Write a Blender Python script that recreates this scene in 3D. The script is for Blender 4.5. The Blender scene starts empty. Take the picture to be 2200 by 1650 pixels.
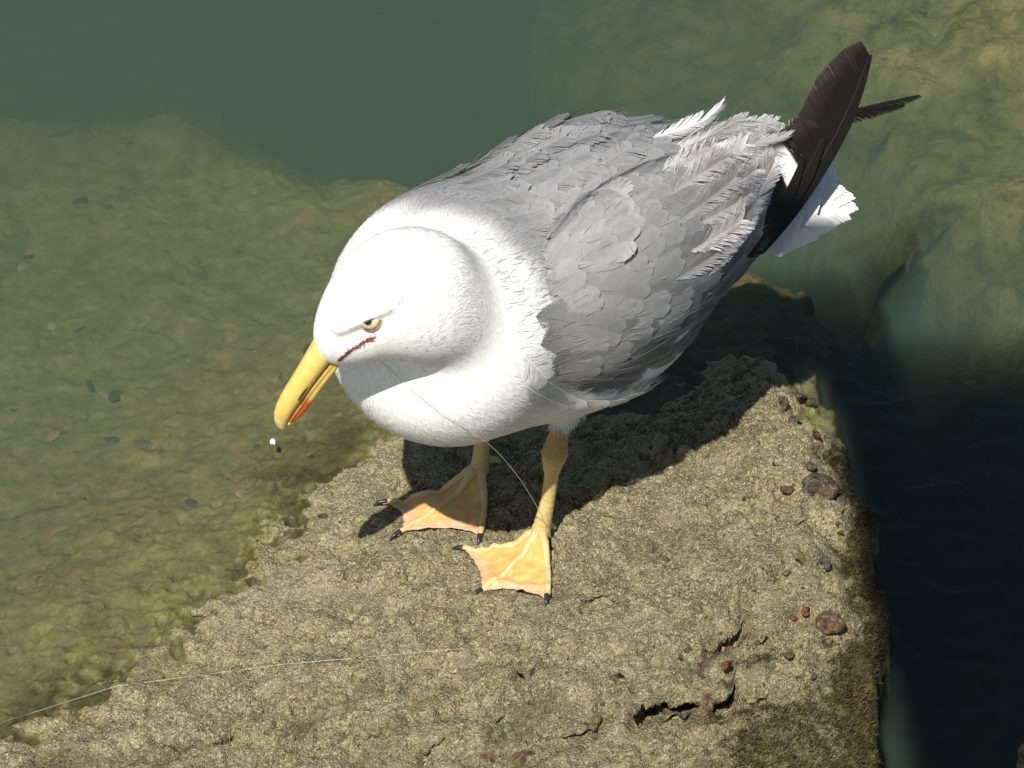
import bpy, math, random
import numpy as np
from mathutils import Vector, Matrix

# ------------------------------------------------------------------ scene, camera, light
SC = bpy.context.scene
COL = SC.collection
PITCH = math.radians(42.0); DIST = 3.2; FPX = 3150.0 * DIST       # photograph is 2200 x 1650 px
TGT = np.array([0.0, 0.1637, 0.0])
FWD = np.array([0.0, math.cos(PITCH), -math.sin(PITCH)])
UPV = np.array([0.0, math.sin(PITCH), math.cos(PITCH)])
CAMP = TGT - FWD * DIST
cam = bpy.data.cameras.new('camera'); camo = bpy.data.objects.new('camera', cam); COL.objects.link(camo)
cam.sensor_width = 36.0; cam.lens = 36.0 * FPX / 2200.0
cam.clip_start = 0.05; cam.clip_end = 200.0
camo.location = CAMP; camo.rotation_euler = (math.pi / 2 - PITCH, 0, 0)
SC.camera = camo

SUN_EL = math.radians(58.5); SUN_AZ = math.radians(19.0)           # light travels right and away
SD = np.array([math.sin(SUN_AZ) * math.cos(SUN_EL), math.cos(SUN_AZ) * math.cos(SUN_EL), -math.sin(SUN_EL)])
sun = bpy.data.lights.new('sun', 'SUN'); suno = bpy.data.objects.new('sun', sun); COL.objects.link(suno)
sun.energy = 5.0; sun.angle = math.radians(0.53); sun.color = (1.0, 0.955, 0.88)
suno.rotation_euler = Vector(SD).to_track_quat('-Z', 'Y').to_euler()
suno.location = (-1, -2, 4)
wd = bpy.data.worlds.new('World'); SC.world = wd; wd.use_nodes = True
wn = wd.node_tree.nodes; wl = wd.node_tree.links
sky = wn.new('ShaderNodeTexSky'); sky.sky_type = 'NISHITA'; sky.sun_disc = False
sky.sun_elevation = SUN_EL; sky.sun_rotation = math.atan2(-SD[0], -SD[1])
wl.new(sky.outputs[0], wn['Background'].inputs[0]); wn['Background'].inputs[1].default_value = 0.06
SC.view_settings.view_transform = 'Standard'; SC.view_settings.look = 'None'
SC.view_settings.exposure = 0.4; SC.view_settings.gamma = 1.0
SC.render.engine = 'CYCLES'
cy = SC.cycles
cy.use_denoising = True; cy.denoiser = 'OPENIMAGEDENOISE'
try:
    cy.denoising_input_passes = 'RGB_ALBEDO_NORMAL'; cy.denoising_prefilter = 'ACCURATE'
except Exception: pass
cy.max_bounces = 8; cy.diffuse_bounces = 3; cy.glossy_bounces = 3; cy.transparent_max_bounces = 12
cy.transmission_bounces = 4; cy.volume_bounces = 1
cy.use_adaptive_sampling = True; cy.adaptive_threshold = 0.008

# ------------------------------------------------------------------ photograph <-> world
def ray(px, py):
    d = FWD * FPX + np.array([px - 1100.0, 0, 0]) - UPV * (py - 825.0)
    return d / np.linalg.norm(d)
def at_z(px, py, z=0.0):
    d = ray(px, py); return CAMP + d * ((z - CAMP[2]) / d[2])
def at_y(px, py, y=0.0):
    d = ray(px, py); return CAMP + d * ((y - CAMP[1]) / d[1])
def project(p):
    v = np.asarray(p) - CAMP
    f = v @ FWD
    return np.stack([1100 + FPX * v[..., 0] / f, 825 - FPX * (v @ UPV) / f], -1)

# ------------------------------------------------------------------ helpers
def mesh_obj(name, verts, faces, mat=None, parent=None, smooth=True, attrs=None, col_attrs=None):
    me = bpy.data.meshes.new(name)
    verts = np.asarray(verts, dtype=np.float32)
    if isinstance(faces, np.ndarray) and faces.ndim == 2:
        n, k = faces.shape
        me.vertices.add(len(verts)); me.vertices.foreach_set('co', verts.ravel())
        me.loops.add(n * k); me.loops.foreach_set('vertex_index', faces.astype(np.int32).ravel())
        me.polygons.add(n)
        me.polygons.foreach_set('loop_start', np.arange(0, n * k, k, dtype=np.int32))
        me.polygons.foreach_set('loop_total', np.full(n, k, dtype=np.int32))
        me.update(calc_edges=True); me.validate()
    else:
        me.from_pydata([tuple(map(float, v)) for v in verts], [], [tuple(map(int, f)) for f in faces]); me.update()
    if smooth:
        me.polygons.foreach_set('use_smooth', np.ones(len(me.polygons), dtype=bool))
    if attrs:
        for k_, a in attrs.items():
            at = me.attributes.new(k_, 'FLOAT', 'POINT'); at.data.foreach_set('value', np.asarray(a, dtype=np.float32))
    if col_attrs:
        for k_, a in col_attrs.items():
            at = me.attributes.new(k_, 'FLOAT_VECTOR', 'POINT'); at.data.foreach_set('vector', np.asarray(a, dtype=np.float32).ravel())
    if mat is not None: me.materials.append(mat)
    o = bpy.data.objects.new(name, me); COL.objects.link(o)
    if parent is not None: o.parent = parent
    return o
def tag(o, label=None, cat=None, group=None, kind=None):
    if label: o['label'] = label
    if cat: o['category'] = cat
    if group: o['group'] = group
    if kind: o['kind'] = kind
    return o
def empty(name, loc=(0, 0, 0)):
    o = bpy.data.objects.new(name, None); o.empty_display_size = 0.02
    o.location = loc; COL.objects.link(o); return o
def sstep(a, b, x):
    t = np.clip((x - a) / (b - a), 0, 1); return t * t * (3 - 2 * t)
def lerp(a, b, t): return a + (b - a) * t

# noise: 2-D gradient noise with a hashed lattice
def _h(ix, iy, seed):
    h = (ix.astype(np.int64) * 374761393 + iy.astype(np.int64) * 668265263 + seed * 1442695041) & 0xFFFFFFFF
    h = ((h ^ (h >> 13)) * 1274126177) & 0xFFFFFFFF
    h = (h ^ (h >> 16)) & 0xFFFFFFFF
    return h / 4294967295.0
def gnoise(x, y, seed=0):
    ix = np.floor(x); iy = np.floor(y); fx = x - ix; fy = y - iy
    u = fx * fx * fx * (fx * (fx * 6 - 15) + 10); v = fy * fy * fy * (fy * (fy * 6 - 15) + 10)
    def g(dx, dy):
        a = _h(ix + dx, iy + dy, seed) * 2 * np.pi
        return np.cos(a) * (fx - dx) + np.sin(a) * (fy - dy)
    return lerp(lerp(g(0, 0), g(1, 0), u), lerp(g(0, 1), g(1, 1), u), v) * 1.5
def fbm(x, y, octv=4, seed=0, gain=0.5):
    s = 0; a = 1.0
    for i in range(octv):
        s = s + a * gnoise(x * 2 ** i + 17.3 * i, y * 2 ** i - 9.1 * i, seed + i); a *= gain
    return s
def worley(x, y, seed=0):
    ix = np.floor(x); iy = np.floor(y)
    best = np.full(np.shape(x), 9.0); cid = np.zeros(np.shape(x))
    for dx in (-1, 0, 1):
        for dy in (-1, 0, 1):
            cx = ix + dx; cyy = iy + dy
            jx = cx + _h(cx, cyy, seed); jy = cyy + _h(cx, cyy, seed + 7)
            d = np.hypot(x - jx, y - jy)
            m = d < best; best = np.where(m, d, best); cid = np.where(m, _h(cx, cyy, seed + 13), cid)
    return best, cid

# ------------------------------------------------------------------ material helper
class NT:
    def __init__(s, name):
        s.m = bpy.data.materials.new(name); s.m.use_nodes = True
        s.n = s.m.node_tree.nodes; s.l = s.m.node_tree.links
        s.b = s.n['Principled BSDF']; s.out = s.n['Material Output']
    def node(s, t, **kw):
        nd = s.n.new(t)
        for k, v in kw.items():
            if k.startswith('i_'):
                key = k[2:]; key = int(key) if key.isdigit() else key.replace('_', ' ')
                s.set(nd.inputs[key], v)
            else: setattr(nd, k, v)
        return nd
    def set(s, sock, v):
        if isinstance(v, bpy.types.NodeSocket): s.l.new(v, sock)
        else:
            if hasattr(sock.default_value, '__len__') and not hasattr(v, '__len__'): v = (v,) * len(sock.default_value)
            if hasattr(sock.default_value, '__len__') and len(sock.default_value) == 4 and len(v) == 3: v = (*v, 1)
            sock.default_value = v
    def attr(s, name, out='Fac'):
        return s.node('ShaderNodeAttribute', attribute_name=name).outputs[out]
    def coord(s, out='Object'): return s.node('ShaderNodeTexCoord').outputs[out]
    def mapping(s, vec, scale=(1, 1, 1), loc=(0, 0, 0)):
        return s.node('ShaderNodeMapping', i_Vector=vec, i_Scale=scale, i_Location=loc).outputs[0]
    def noise(s, vec, scale, detail=4, rough=0.55, dist=0.0):
        return s.node('ShaderNodeTexNoise', i_Vector=vec, i_Scale=scale, i_Detail=detail, i_Roughness=rough, i_Distortion=dist).outputs[0]
    def voro(s, vec, scale, feature='F1', out='Distance'):
        return s.node('ShaderNodeTexVoronoi', feature=feature, i_Vector=vec, i_Scale=scale).outputs[out]
    def ramp(s, fac, stops, interp='LINEAR'):
        r = s.node('ShaderNodeValToRGB'); r.color_ramp.interpolation = interp; s.set(r.inputs[0], fac)
        e = r.color_ramp.elements
        while len(e) < len(stops): e.new(0.5)
        for k, (p, c) in enumerate(stops):
            e[k].position = p; c = (c, c, c) if not hasattr(c, '__len__') else c; e[k].color = (*c[:3], 1)
        return r.outputs[0]
    def mix(s, fac, a, b, mode='MIX'):
        nd = s.node('ShaderNodeMix', data_type='RGBA', blend_type=mode)
        s.set(nd.inputs[0], fac); s.set(nd.inputs[6], a); s.set(nd.inputs[7], b); return nd.outputs[2]
    def math(s, op, a, b=0.0, c=0.0):
        nd = s.node('ShaderNodeMath', operation=op); s.set(nd.inputs[0], a); s.set(nd.inputs[1], b); s.set(nd.inputs[2], c); return nd.outputs[0]
    def maprange(s, v, a, b, c=0.0, d=1.0):
        nd = s.node('ShaderNodeMapRange'); nd.clamp = True
        for i, q in enumerate((v, a, b, c, d)): s.set(nd.inputs[i], q)
        return nd.outputs[0]
    def bump(s, h, strength=0.5, dist=0.001, normal=None):
        nd = s.node('ShaderNodeBump', i_Strength=strength, i_Distance=dist); s.set(nd.inputs['Height'], h)
        if normal is not None: s.set(nd.inputs['Normal'], normal)
        return nd.outputs[0]
    def p(s, **kw):
        for k, v in kw.items(): s.set(s.b.inputs[k.replace('_', ' ')], v)
        return s
# ------------------------------------------------------------------ the rock slab
ZW = -0.020                                                        # water level; the gull's near foot stands near z = 0
def poly_sd(x, y, poly):
    P = np.asarray(poly); Q = np.roll(P, -1, 0)
    d = np.full(x.shape, 1e9); inside = np.zeros(x.shape, bool)
    for (ax, ay), (bx, by) in zip(P, Q):
        ex, ey = bx - ax, by - ay
        t = np.clip(((x - ax) * ex + (y - ay) * ey) / (ex * ex + ey * ey + 1e-12), 0, 1)
        d = np.minimum(d, np.hypot(x - ax - t * ex, y - ay - t * ey))
        c = ((ay > y) != (by > y)) & (x < (bx - ax) * (y - ay) / (by - ay + 1e-15) + ax)
        inside ^= c
    return np.where(inside, -d, d)
def pxpoly(pts): return [at_z(a, b, c)[:2] for a, b, c in pts]

SLAB = pxpoly([(1885, 1760, .06), (1915, 1580, .05), (1908, 1520, .048), (1888, 1440, .045), (1893, 1370, .04), (1903, 1300, .035), (1890, 1215, .03),
               (1868, 1150, .025), (1858, 1085, .02), (1838, 1010, .012), (1822, 930, .002), (1800, 850, -.012), (1775, 780, -.028), (1775, 700, -.042),
               (1752, 630, -.055), (1705, 560, -.066), (1640, 535, -.070), (1560, 515, -.075), (1300, 470, -.07), (1100, 440, -.075),
               (950, 425, -.115), (850, 412, -.130), (780, 430, -.135), (700, 412, -.145), (640, 385, -.150), (560, 350, -.150), (490, 290, -.155),
               (450, 255, -.155), (390, 246, -.155), (330, 275, -.155), (200, 285, -.16), (0, 262, -.16), (-300, 230, -.16), (-1100, 200, -.16)])
SLAB += [(-1.1, -1.3), (0.235, -1.3), (0.245, -0.5)]

def seg_d(x, y, pts):
    d = np.full(x.shape, 1e9)
    for (ax, ay), (bx, by) in zip(pts[:-1], pts[1:]):
        ex, ey = bx - ax, by - ay
        t = np.clip(((x - ax) * ex + (y - ay) * ey) / (ex * ex + ey * ey + 1e-12), 0, 1)
        d = np.minimum(d, np.hypot(x - ax - t * ex, y - ay - t * ey))
    return d
def g2(px, py, z=.02): return at_z(px, py, z)[:2]

def slab_base(x, y):
    q = -0.75 * x + 0.66 * y
    z = -0.17 * (q - 0.015)
    z = z - .05 * np.maximum(0, q - .16) + 0.130 * np.maximum(0, q - 0.33)
    z = z - (0.20 * np.clip(y - 0.100, 0, .075) + .17 * np.maximum(0, y - .175)) * sstep(-.06, .10, x)
    z = np.maximum(z, -.125 + .02 * np.tanh((z + .125) / .02))
    z = np.minimum(z, 0.085 + 0.02 * np.tanh((z - 0.085) / 0.02))
    z = z + 0.0055 * fbm(x / .13, y / .13, 3, 11)
    return z

LEDGES = [([(1350, 1540), (1388, 1505), (1430, 1488), (1475, 1498), (1530, 1512), (1575, 1500)], 0.0240, 0.0144, .045), ([(1505, 1395), (1545, 1374), (1592, 1357)], 0.0120, 0.0072, .025),
          ([(1104, 1436), (1126, 1430), (1146, 1436)], 0.0130, 0.0078, .016), ([(1316, 1462), (1338, 1458), (1358, 1462)], 0.0100, 0.0060, .014), ([(1620, 1392), (1650, 1378), (1690, 1372)], 0.0110, 0.0066, .018),
          ([(1762, 1068), (1790, 1072), (1815, 1080)], 0.0160, 0.0096, .018), ([(1242, 1288), (1290, 1268), (1335, 1280)], 0.0060, 0.0040, .02), ([(1362, 1398), (1400, 1386)], 0.0070, 0.0042, .014), ([(1025, 1545), (1085, 1522)], 0.0060, 0.0040, .014),
          ([(452, 1528), (500, 1520)], 0.0080, 0.0048, .018), ([(520, 1476), (565, 1470)], 0.0060, 0.0040, .012), ([(1730, 950), (1760, 944)], 0.0080, 0.0048, .010), ([(1700, 1128), (1735, 1112)], 0.0060, 0.0040, .014), ([(770, 1560), (840, 1548)], 0.0056, 0.0040, .02),
          ([(1800, 1370), (1845, 1362)], 0.0100, 0.0060, .014), ([(1590, 1545), (1650, 1520)], 0.0080, 0.0048, .018), ([(1200, 1600), (1290, 1575)], 0.0080, 0.0048, .02), ([(900, 1612), (960, 1600)], 0.0060, 0.0040, .016), ([(1420, 1600), (1480, 1590)], 0.0080, 0.0048, .016),
          ([(400, 1215), (432, 1225)], 0.0060, 0.0040, .012), ([(1540, 1250), (1600, 1236)], 0.0044, 0.0040, .012), ([(1380, 1210), (1450, 1200)], 0.0040, 0.0040, .012)]
def slab_h(x, y):
    z = slab_base(x, y)
    wob = 0.014 * gnoise(x / .14 + 3.3, y / .11, 6) + 0.012 * fbm(x / .055, y / .055, 4, 5) + 0.0030 * gnoise(x / .011, y / .011, 9)
    sd = poly_sd(x + 0 * y, y, SLAB) + wob + .005 * sstep(.1, .2, x)
    under = sstep(ZW, ZW - .03, z)
    # shallow scarps left by broken crusts
    s1 = fbm(x / .06 + 3, y / .05, 4, 21); calm = lerp(.30, 1.0, sstep(.10, -.02, -.75 * x + .66 * y))
    z = z + calm * (1 - .7 * under) * (0.0036 * sstep(-.05, .06, s1) + 0.0030 * sstep(.25, .33, s1) - .0035 * sstep(-.30, -.42, s1))
    rg = np.abs(fbm(x / .075 - 4, y / .06 + 9, 4, 23, .55)); z = z - calm * .0045 * sstep(.10, .0, rg) * (1 - .6 * under)
    z = z + 0.0022 * (1 - .6 * under) * fbm(x / .028, y / .028, 3, 31) * (0.6 + 0.8 * sstep(.05, -.3, y + .2 * x - .05))
    z = z + 0.0007 * fbm(x / .0075, y / .0075, 3, 41, .6) * (1 - .5 * under)
    wd_, wi = worley(x / .016, y / .016, 51)
    pit = sstep(.34, .12, wd_ + .12 * gnoise(x / .004, y / .004, 55)) * (wi > .70)
    z = z - 0.0036 * pit * (.5 + wi) * (1 - .5 * under)
    wd2, wi2 = worley(x / .0055, y / .0055, 61)
    z = z + (1 - .8 * under) * (-0.0019 * sstep(.38, .1, wd2) * (wi2 > .50) + .0012 * sstep(.45, .1, wd2) * (wi2 < .25))
    # rougher, more broken rock low on the right
    br = sstep(.02, .20, x) * sstep(-.02, -.14, y)
    s2 = fbm(x / .035 + 8, y / .028, 4, 71)
    z = z + br * (0.004 * sstep(-.1, .0, s2) - 0.004 * sstep(.2, .28, s2) + .002 * s2)
    # features one can point to
    red = np.zeros_like(z)
    for (px, py, rx, ry, dep) in [(1126, 1450, .0060, .0050, .004), (1337, 1472, .0070, .0040, .003),
                                  (1745, 960, .004, .004, .008), (1560, 1385, .013, .006, .006), (1655, 1395, .009, .005, .009), (1690, 965, .003, .003, .006),
                                  (1830, 1375, .004, .007, .010), (1270, 1290, .016, .003, .004), (470, 1540, .012, .007, .005), (540, 1478, .011, .003, .004),
                                  (1380, 1398, .010, .0035, .005), (720, 1480, .012, .003, .003), (1060, 1540, .016, .004, .005), (1095, 1625, .004, .004, .006)]:
        c = g2(px, py); e = np.hypot((x - c[0]) / rx, (y - c[1]) / ry) + .35 * gnoise(x / .004, y / .004, int(px))
        z = z - dep * sstep(1.15, .65, e)
    L2 = [g2(1490, 1420), g2(1520, 1385), g2(1550, 1372), g2(1592, 1357)]
    lx2, ly2 = np.array(L2).T
    b2 = np.interp(x, lx2, ly2) - y + .0015 * gnoise(x / .006, y / .006, 78)
    in2 = sstep(lx2[0] - .012, lx2[0] + .006, x) * sstep(lx2[-1] + .01, lx2[-1] - .003, x)
    red = np.maximum(red, in2 * sstep(.003, .006, b2) * sstep(.024, .012, b2) * sstep(-.2, .25, gnoise(x / .009, y / .009, 4)))
    for (px, py, r) in [(1835, 1210, .011), (1505, 1490, .010), (1050, 1612, .006), (1560, 1455, .005), (1875, 1590, .004)]:
        c = g2(px, py, .03); red = np.maximum(red, sstep(1.2, .5, np.hypot(x - c[0], (y - c[1])) / r + .5 * gnoise(x / .004, y / .004, px)))
    s3 = fbm(x / .055 + 2, y / .045 - 7, 4, 131, .6)
    z = z - (.0012 + .0026 * br) * sstep(.035, .0, np.abs(s3 - .12)) * sstep(0., .3, gnoise(x / .05, y / .05, 133))
    z = z + .0020 * sstep(.30, .55, s3) - .0024 * sstep(-.25, -.5, s3)
    # cliff round the outline
    edge = sstep(-.045, .0, sd)
    z = z - .020 * edge ** 1.5 * sstep(.05, .2, x) - .006 * edge - .045 * sstep(-.09, .0, sd) ** 1.5 * sstep(.0, -.1, x)
    z = np.where(sd > 0, z - .55 * sstep(0, .05, sd) - .3 * np.minimum(sd, .5), z)
    lean = np.zeros_like(z)
    for pts, o, dep, reach in LEDGES:
        P_ = np.array([g2(a_, b_, .02) for a_, b_ in pts]); yl_ = np.interp(x, P_[:, 0], P_[:, 1]) + .0016 * gnoise(x / .006, y / .05, 17) + .0008 * gnoise(x / .0022, y / .05, 19)
        inn = sstep(P_[0, 0] - .003, P_[0, 0] + .004, x) * sstep(P_[-1, 0] + .003, P_[-1, 0] - .004, x)
        ab = y - yl_
        z = z - dep * inn * sstep(.0008, -.0012, ab) * sstep(-reach, -reach * .25, ab)
        lean = np.maximum(lean, o * inn * sstep(-.0012, .0006, ab) * sstep(.055, .0, ab))
    return z, sd, red, lean

def axis(lo, a, b, hi, fine, coarse):
    l = np.arange(lo, a, coarse); m = np.arange(a, b, fine); r = np.arange(b, hi + coarse, coarse)
    return np.concatenate([l, m, r])
def grid_faces(nx, ny):
    i = np.arange(nx * ny).reshape(ny, nx)
    return np.stack([i[:-1, :-1], i[:-1, 1:], i[1:, 1:], i[1:, :-1]], -1).reshape(-1, 4)

def rock_material(name, under=False):
    t = NT(name); c = t.coord('Object')
    big = t.noise(c, 14, 4, .6)
    mid = t.noise(c, 55, 6, .68)
    fine = t.noise(c, 620, 3, .65)
    grit = t.voro(c, 700)
    col = t.ramp(mid, [(.30, (.080, .068, .034)), (.45, (.205, .172, .086)), (.58, (.320, .272, .148)), (.74, (.43, .37, .22))])
    col = t.mix(t.maprange(big, .42, .62, 0, .6), col, t.mix(.5, col, (.085, .083, .050)))
    sp = t.maprange(fine, .50, .64)
    col = t.mix(t.math('MULTIPLY', sp, .75), col, (.60, .52, .33))
    dk = t.maprange(t.noise(c, 460, 4, .75, .3), .52, .63)
    col = t.mix(t.math('MULTIPLY', dk, .92), col, (.026, .025, .015))
    bl = t.maprange(t.noise(t.mapping(c, loc=(3, 1, 2)), 26, 4, .6), .56, .68, 0, .6)
    col = t.mix(bl, col, t.mix(.5, col, (.10, .115, .085)))
    pale = t.maprange(t.noise(t.mapping(c, loc=(7, 3, 1)), 34, 4, .6), .60, .72, 0, .55)
    col = t.mix(pale, col, (.31, .265, .16))
    pt = t.noise(t.mapping(c, loc=(1, 8, 4)), 20, 5, .62, .4)
    col = t.mix(t.maprange(pt, .55, .66, 0, .55), col, t.mix(.55, col, (.105, .098, .040)))
    col = t.mix(t.maprange(pt, .43, .34, 0, .45), col, t.mix(.6, col, (.40, .36, .25)))
    moss_shade = t.attr('moss_shade')  # growth on the rim, plus shade painted into the creases
    mcol = t.ramp(t.noise(c, 160, 4, .6), [(.3, (.022, .021, .008)), (.55, (.075, .066, .020)), (.75, (.17, .14, .05))])
    mf = t.math('MULTIPLY', moss_shade, t.maprange(t.noise(c, 60, 4, .6), .25, .5, .35, 1))
    col = t.mix(mf, col, mcol)
    rcol = t.ramp(t.noise(c, 240, 3, .6), [(.35, (.025, .008, .008)), (.6, (.10, .035, .028)), (.8, (.26, .14, .09))])
    col = t.mix(t.math('MULTIPLY', t.attr('red'), .85), col, rcol)
    wet = t.attr('wet')
    alg = t.ramp(t.noise(c, 48, 6, .7, .3), [(.3, (.070, .070, .024)), (.48, (.135, .128, .045)), (.60, (.185, .172, .066)), (.75, (.25, .235, .10))])
    wcol = t.mix(.75, t.mix(1.0, col, (.62, .58, .45), 'MULTIPLY'), alg)
    peb, pc = t.voro(t.mapping(c, scale=(1, 1.0, 1)), 55, out='Distance'), t.voro(c, 55, out='Color')
    spot = t.math('MULTIPLY', t.maprange(peb, .42, .30), t.math('GREATER_THAN', t.node('ShaderNodeSeparateColor', i_Color=pc).outputs[0], .62))
    wcol = t.mix(t.math('MULTIPLY', spot, .3), wcol, t.ramp(t.node('ShaderNodeSeparateColor', i_Color=pc).outputs[1], [(.2, (.05, .05, .03)), (.6, (.10, .09, .05)), (.9, (.28, .15, .05))]))
    col = t.mix(wet, col, wcol)
    h = t.math('ADD', t.math('MULTIPLY', fine, .8), t.math('MULTIPLY', t.noise(c, 1300, 2, .6), .35))
    h = t.math('ADD', h, t.math('MULTIPLY', grit, -.5))
    nrm = t.bump(h, t.mix(wet, 1.0, .30), .0026)
    t.p(Base_Color=col, Roughness=t.mix(t.attr('film'), .85, .22), Normal=nrm)
    t.b.inputs['Specular IOR Level'].default_value = .35
    return t.m
M_ROCK = rock_material('rock')

xs = axis(-1.15, -.40, .300, .42, .0015, .03); ys = axis(-1.3, -.28, .48, .75, .0018, .03)
X, Y = np.meshgrid(xs, ys)
Z, SDV, RED, LEAN = slab_h(X, Y)
wetv = sstep(.0022, .0004, Z - ZW + .0012 * gnoise(X / .012, Y / .012, 91))
wetv = np.maximum(wetv, sstep(.010, .003, Z - ZW) * sstep(.10, .125, Y) * sstep(.0, .06, X))
far = sstep(.05, .2, X)
moss_shade = sstep(-.026, -.004, SDV + .014 * fbm(X / .03, Y / .03, 3, 101)) * sstep(-.05, .1, X) * sstep(.02, -.10, Y) \
     + .9 * sstep(-.018, -.004, SDV + .005 * fbm(X / .02, Y / .02, 3, 107)) * far
moss_shade = .85 * moss_shade + .8 * sstep(-.14, -.225, Y + .03 * fbm(X / .05, Y / .05, 3, 103)) * sstep(.06, .17, X + .04 * gnoise(X / .05, Y / .05, 8)) * .8
moss_shade = moss_shade + .45 * sstep(.25, .5, fbm(X / .05 + 4, Y / .04, 3, 105)) * sstep(-.05, -.18, Y)
crease_shade = sstep(.06, .0, np.abs(fbm(X / .075 - 4, Y / .06 + 9, 4, 23, .55))) * .45 + .8 * sstep(.0, .004, LEAN) * 0  # creases coloured dark to stand in for shade in the hollows
moss_shade = np.clip(moss_shade + crease_shade * sstep(-.3, .3, gnoise(X / .08, Y / .08, 12)), 0, 1) * (1 - wetv)
slab = mesh_obj('rock_slab', np.stack([X, Y - LEAN, Z + .15 * LEAN], -1).reshape(-1, 3), grid_faces(len(xs), len(ys)), M_ROCK,
                attrs={'film': (wetv * sstep(ZW - .005, ZW - .0005, Z)).ravel(), 'wet': wetv.ravel(), 'moss_shade': moss_shade.ravel(), 'red': RED.ravel()})
tag(slab, 'large pale pitted rock slab sloping into the water under the gull', 'rock')
def slab_z(x, y):
    j = min(max(np.searchsorted(xs, x) - 1, 0), len(xs) - 2); i = min(max(np.searchsorted(ys, y) - 1, 0), len(ys) - 2)
    a = (x - xs[j]) / (xs[j + 1] - xs[j]); b = (y - ys[i]) / (ys[i + 1] - ys[i])
    return lerp(lerp(Z[i, j], Z[i, j + 1], a), lerp(Z[i + 1, j], Z[i + 1, j + 1], a), b)
def on_slab(px, py):
    z = 0.0
    for _ in range(25):
        p = at_z(px, py, z); z = .5 * z + .5 * slab_z(p[0], p[1])
    p = at_z(px, py, z); return np.array([p[0], p[1], slab_z(p[0], p[1])])

# ------------------------------------------------------------------ sea bed and drowned rocks
def bed_material():
    t = NT('bed'); c = t.coord('Object')
    col = t.ramp(t.noise(c, 9, 6, .65), [(.3, (.05, .05, .022)), (.5, (.13, .125, .06)), (.7, (.24, .22, .12))])
    col = t.mix(t.maprange(t.noise(c, 40, 4, .6), .55, .7, 0, .7), col, (.05, .055, .025))
    t.p(Base_Color=col, Roughness=.9, Normal=t.bump(t.noise(c, 60, 5, .6), .6, .006)); return t.m
M_BED = bed_material()
bx = np.concatenate([np.linspace(-15, -1.3, 14), np.arange(-1.2, 1.3, .04), np.linspace(1.4, 15, 14)])
by = np.concatenate([np.linspace(-15, -1.2, 14), np.arange(-1.1, 2.2, .04), np.linspace(2.3, 15, 14)])
BX, BY = np.meshgrid(bx, by)
BZ = -.62 + .06 * fbm(BX / .5, BY / .5, 4, 201)
mesh_obj('seabed', np.stack([BX, BY, BZ], -1).reshape(-1, 3), grid_faces(len(bx), len(by)), M_BED)['kind'] = 'structure'

def algae_material():
    t = NT('drowned_rock'); c = t.coord('Object')
    col = t.ramp(t.noise(c, 22, 6, .68, .5), [(.32, (.022, .026, .008)), (.46, (.105, .105, .030)), (.56, (.150, .142, .050)), (.68, (.215, .185, .075))])
    col = t.mix(t.maprange(t.noise(c, 75, 4, .6), .56, .68, 0, .75), col, (.055, .06, .02))
    col = t.mix(t.maprange(t.noise(t.mapping(c, loc=(2, 5, 1)), 48, 3, .5), .63, .72, 0, .5), col, (.20, .15, .06))
    t.p(Base_Color=col, Roughness=.8, Normal=t.bump(t.noise(c, 120, 5, .65), 1.0, .006)); return t.m
M_ALG = algae_material()
def drowned(name, poly, zf, step, seed, label, amp=1.0, foot=.04, wobn=.018):
    P = np.array(poly); lo = P.min(0) - .12; hi = P.max(0) + .12
    a = np.arange(lo[0], hi[0], step); b = np.arange(lo[1], hi[1], step)
    GX, GY = np.meshgrid(a, b)
    sd = poly_sd(GX, GY, poly) + wobn * fbm(GX / .09, GY / .09, 4, seed) + .006 * gnoise(GX / .018, GY / .018, seed + 2)
    z = zf(GX, GY) + amp * (.016 * fbm(GX / .11, GY / .11, 4, seed + 3) + .007 * np.abs(gnoise(GX / .04, GY / .04, seed + 5)) + .003 * fbm(GX / .015, GY / .015, 2, seed + 6))
    cr = fbm(GX / .10 + 5, GY / .08, 3, seed + 8)
    z = z - amp * .05 * sstep(.05, .0, np.abs(cr)) * sstep(-.2, .3, gnoise(GX / .15, GY / .15, seed + 9))
    z = z - .035 * sstep(-.06, 0, sd)
    z = np.where(sd > 0, z - .6 * sstep(0, foot, sd), z)
    z = np.maximum(z, -.66)
    z = np.minimum(z, np.where(z > ZW - .1, ZW - .006 + .0 * z, z)) if label.startswith('drowned') else z
    o = mesh_obj(name, np.stack([GX, GY, z], -1).reshape(-1, 3), grid_faces(len(a), len(b)), M_ALG)
    return tag(o, label, 'rock')
drowned('submerged_rock', pxpoly([(1205, -400, -.11), (1190, -60, -.11), (1165, 60, -.11), (1182, 150, -.11), (1158, 260, -.11), (1250, 400, -.12), (1450, 490, -.12), (1650, 520, -.12),
        (1800, 560, -.12), (1960, 610, -.11), (2080, 660, -.10), (2110, 730, -.09), (2180, 740, -.09), (2260, 690, -.09), (2700, 620, -.1), (2900, -400, -.1)]),
        lambda x, y: -.100 + .060 * sstep(.18, .42, x + .25 * (y - .4)) + .0 * y, .0045, 301, 'drowned broad rock with yellow-green algae behind the wing tips')
drowned('submerged_rock', pxpoly([(1985, 1400, -.13), (2060, 1280, -.13), (2250, 1245, -.13), (2600, 1300, -.13), (2600, 2000, -.13), (1970, 2000, -.13), (1955, 1650, -.13)]),
        lambda x, y: -.13 + 0 * x, .006, 331, 'drowned dim olive rock in the dark water beside the slab\'s mossy edge', .8)
drowned('submerged_rock', pxpoly([(-700, -500, -.22), (480, -500, -.22), (400, 60, -.22), (250, 170, -.22), (-700, 190, -.22)]),
        lambda x, y: -.24 + 0 * x, .008, 361, 'drowned deep rock, a pale green blur beyond the slab\'s far edge', .8, .15)

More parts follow.
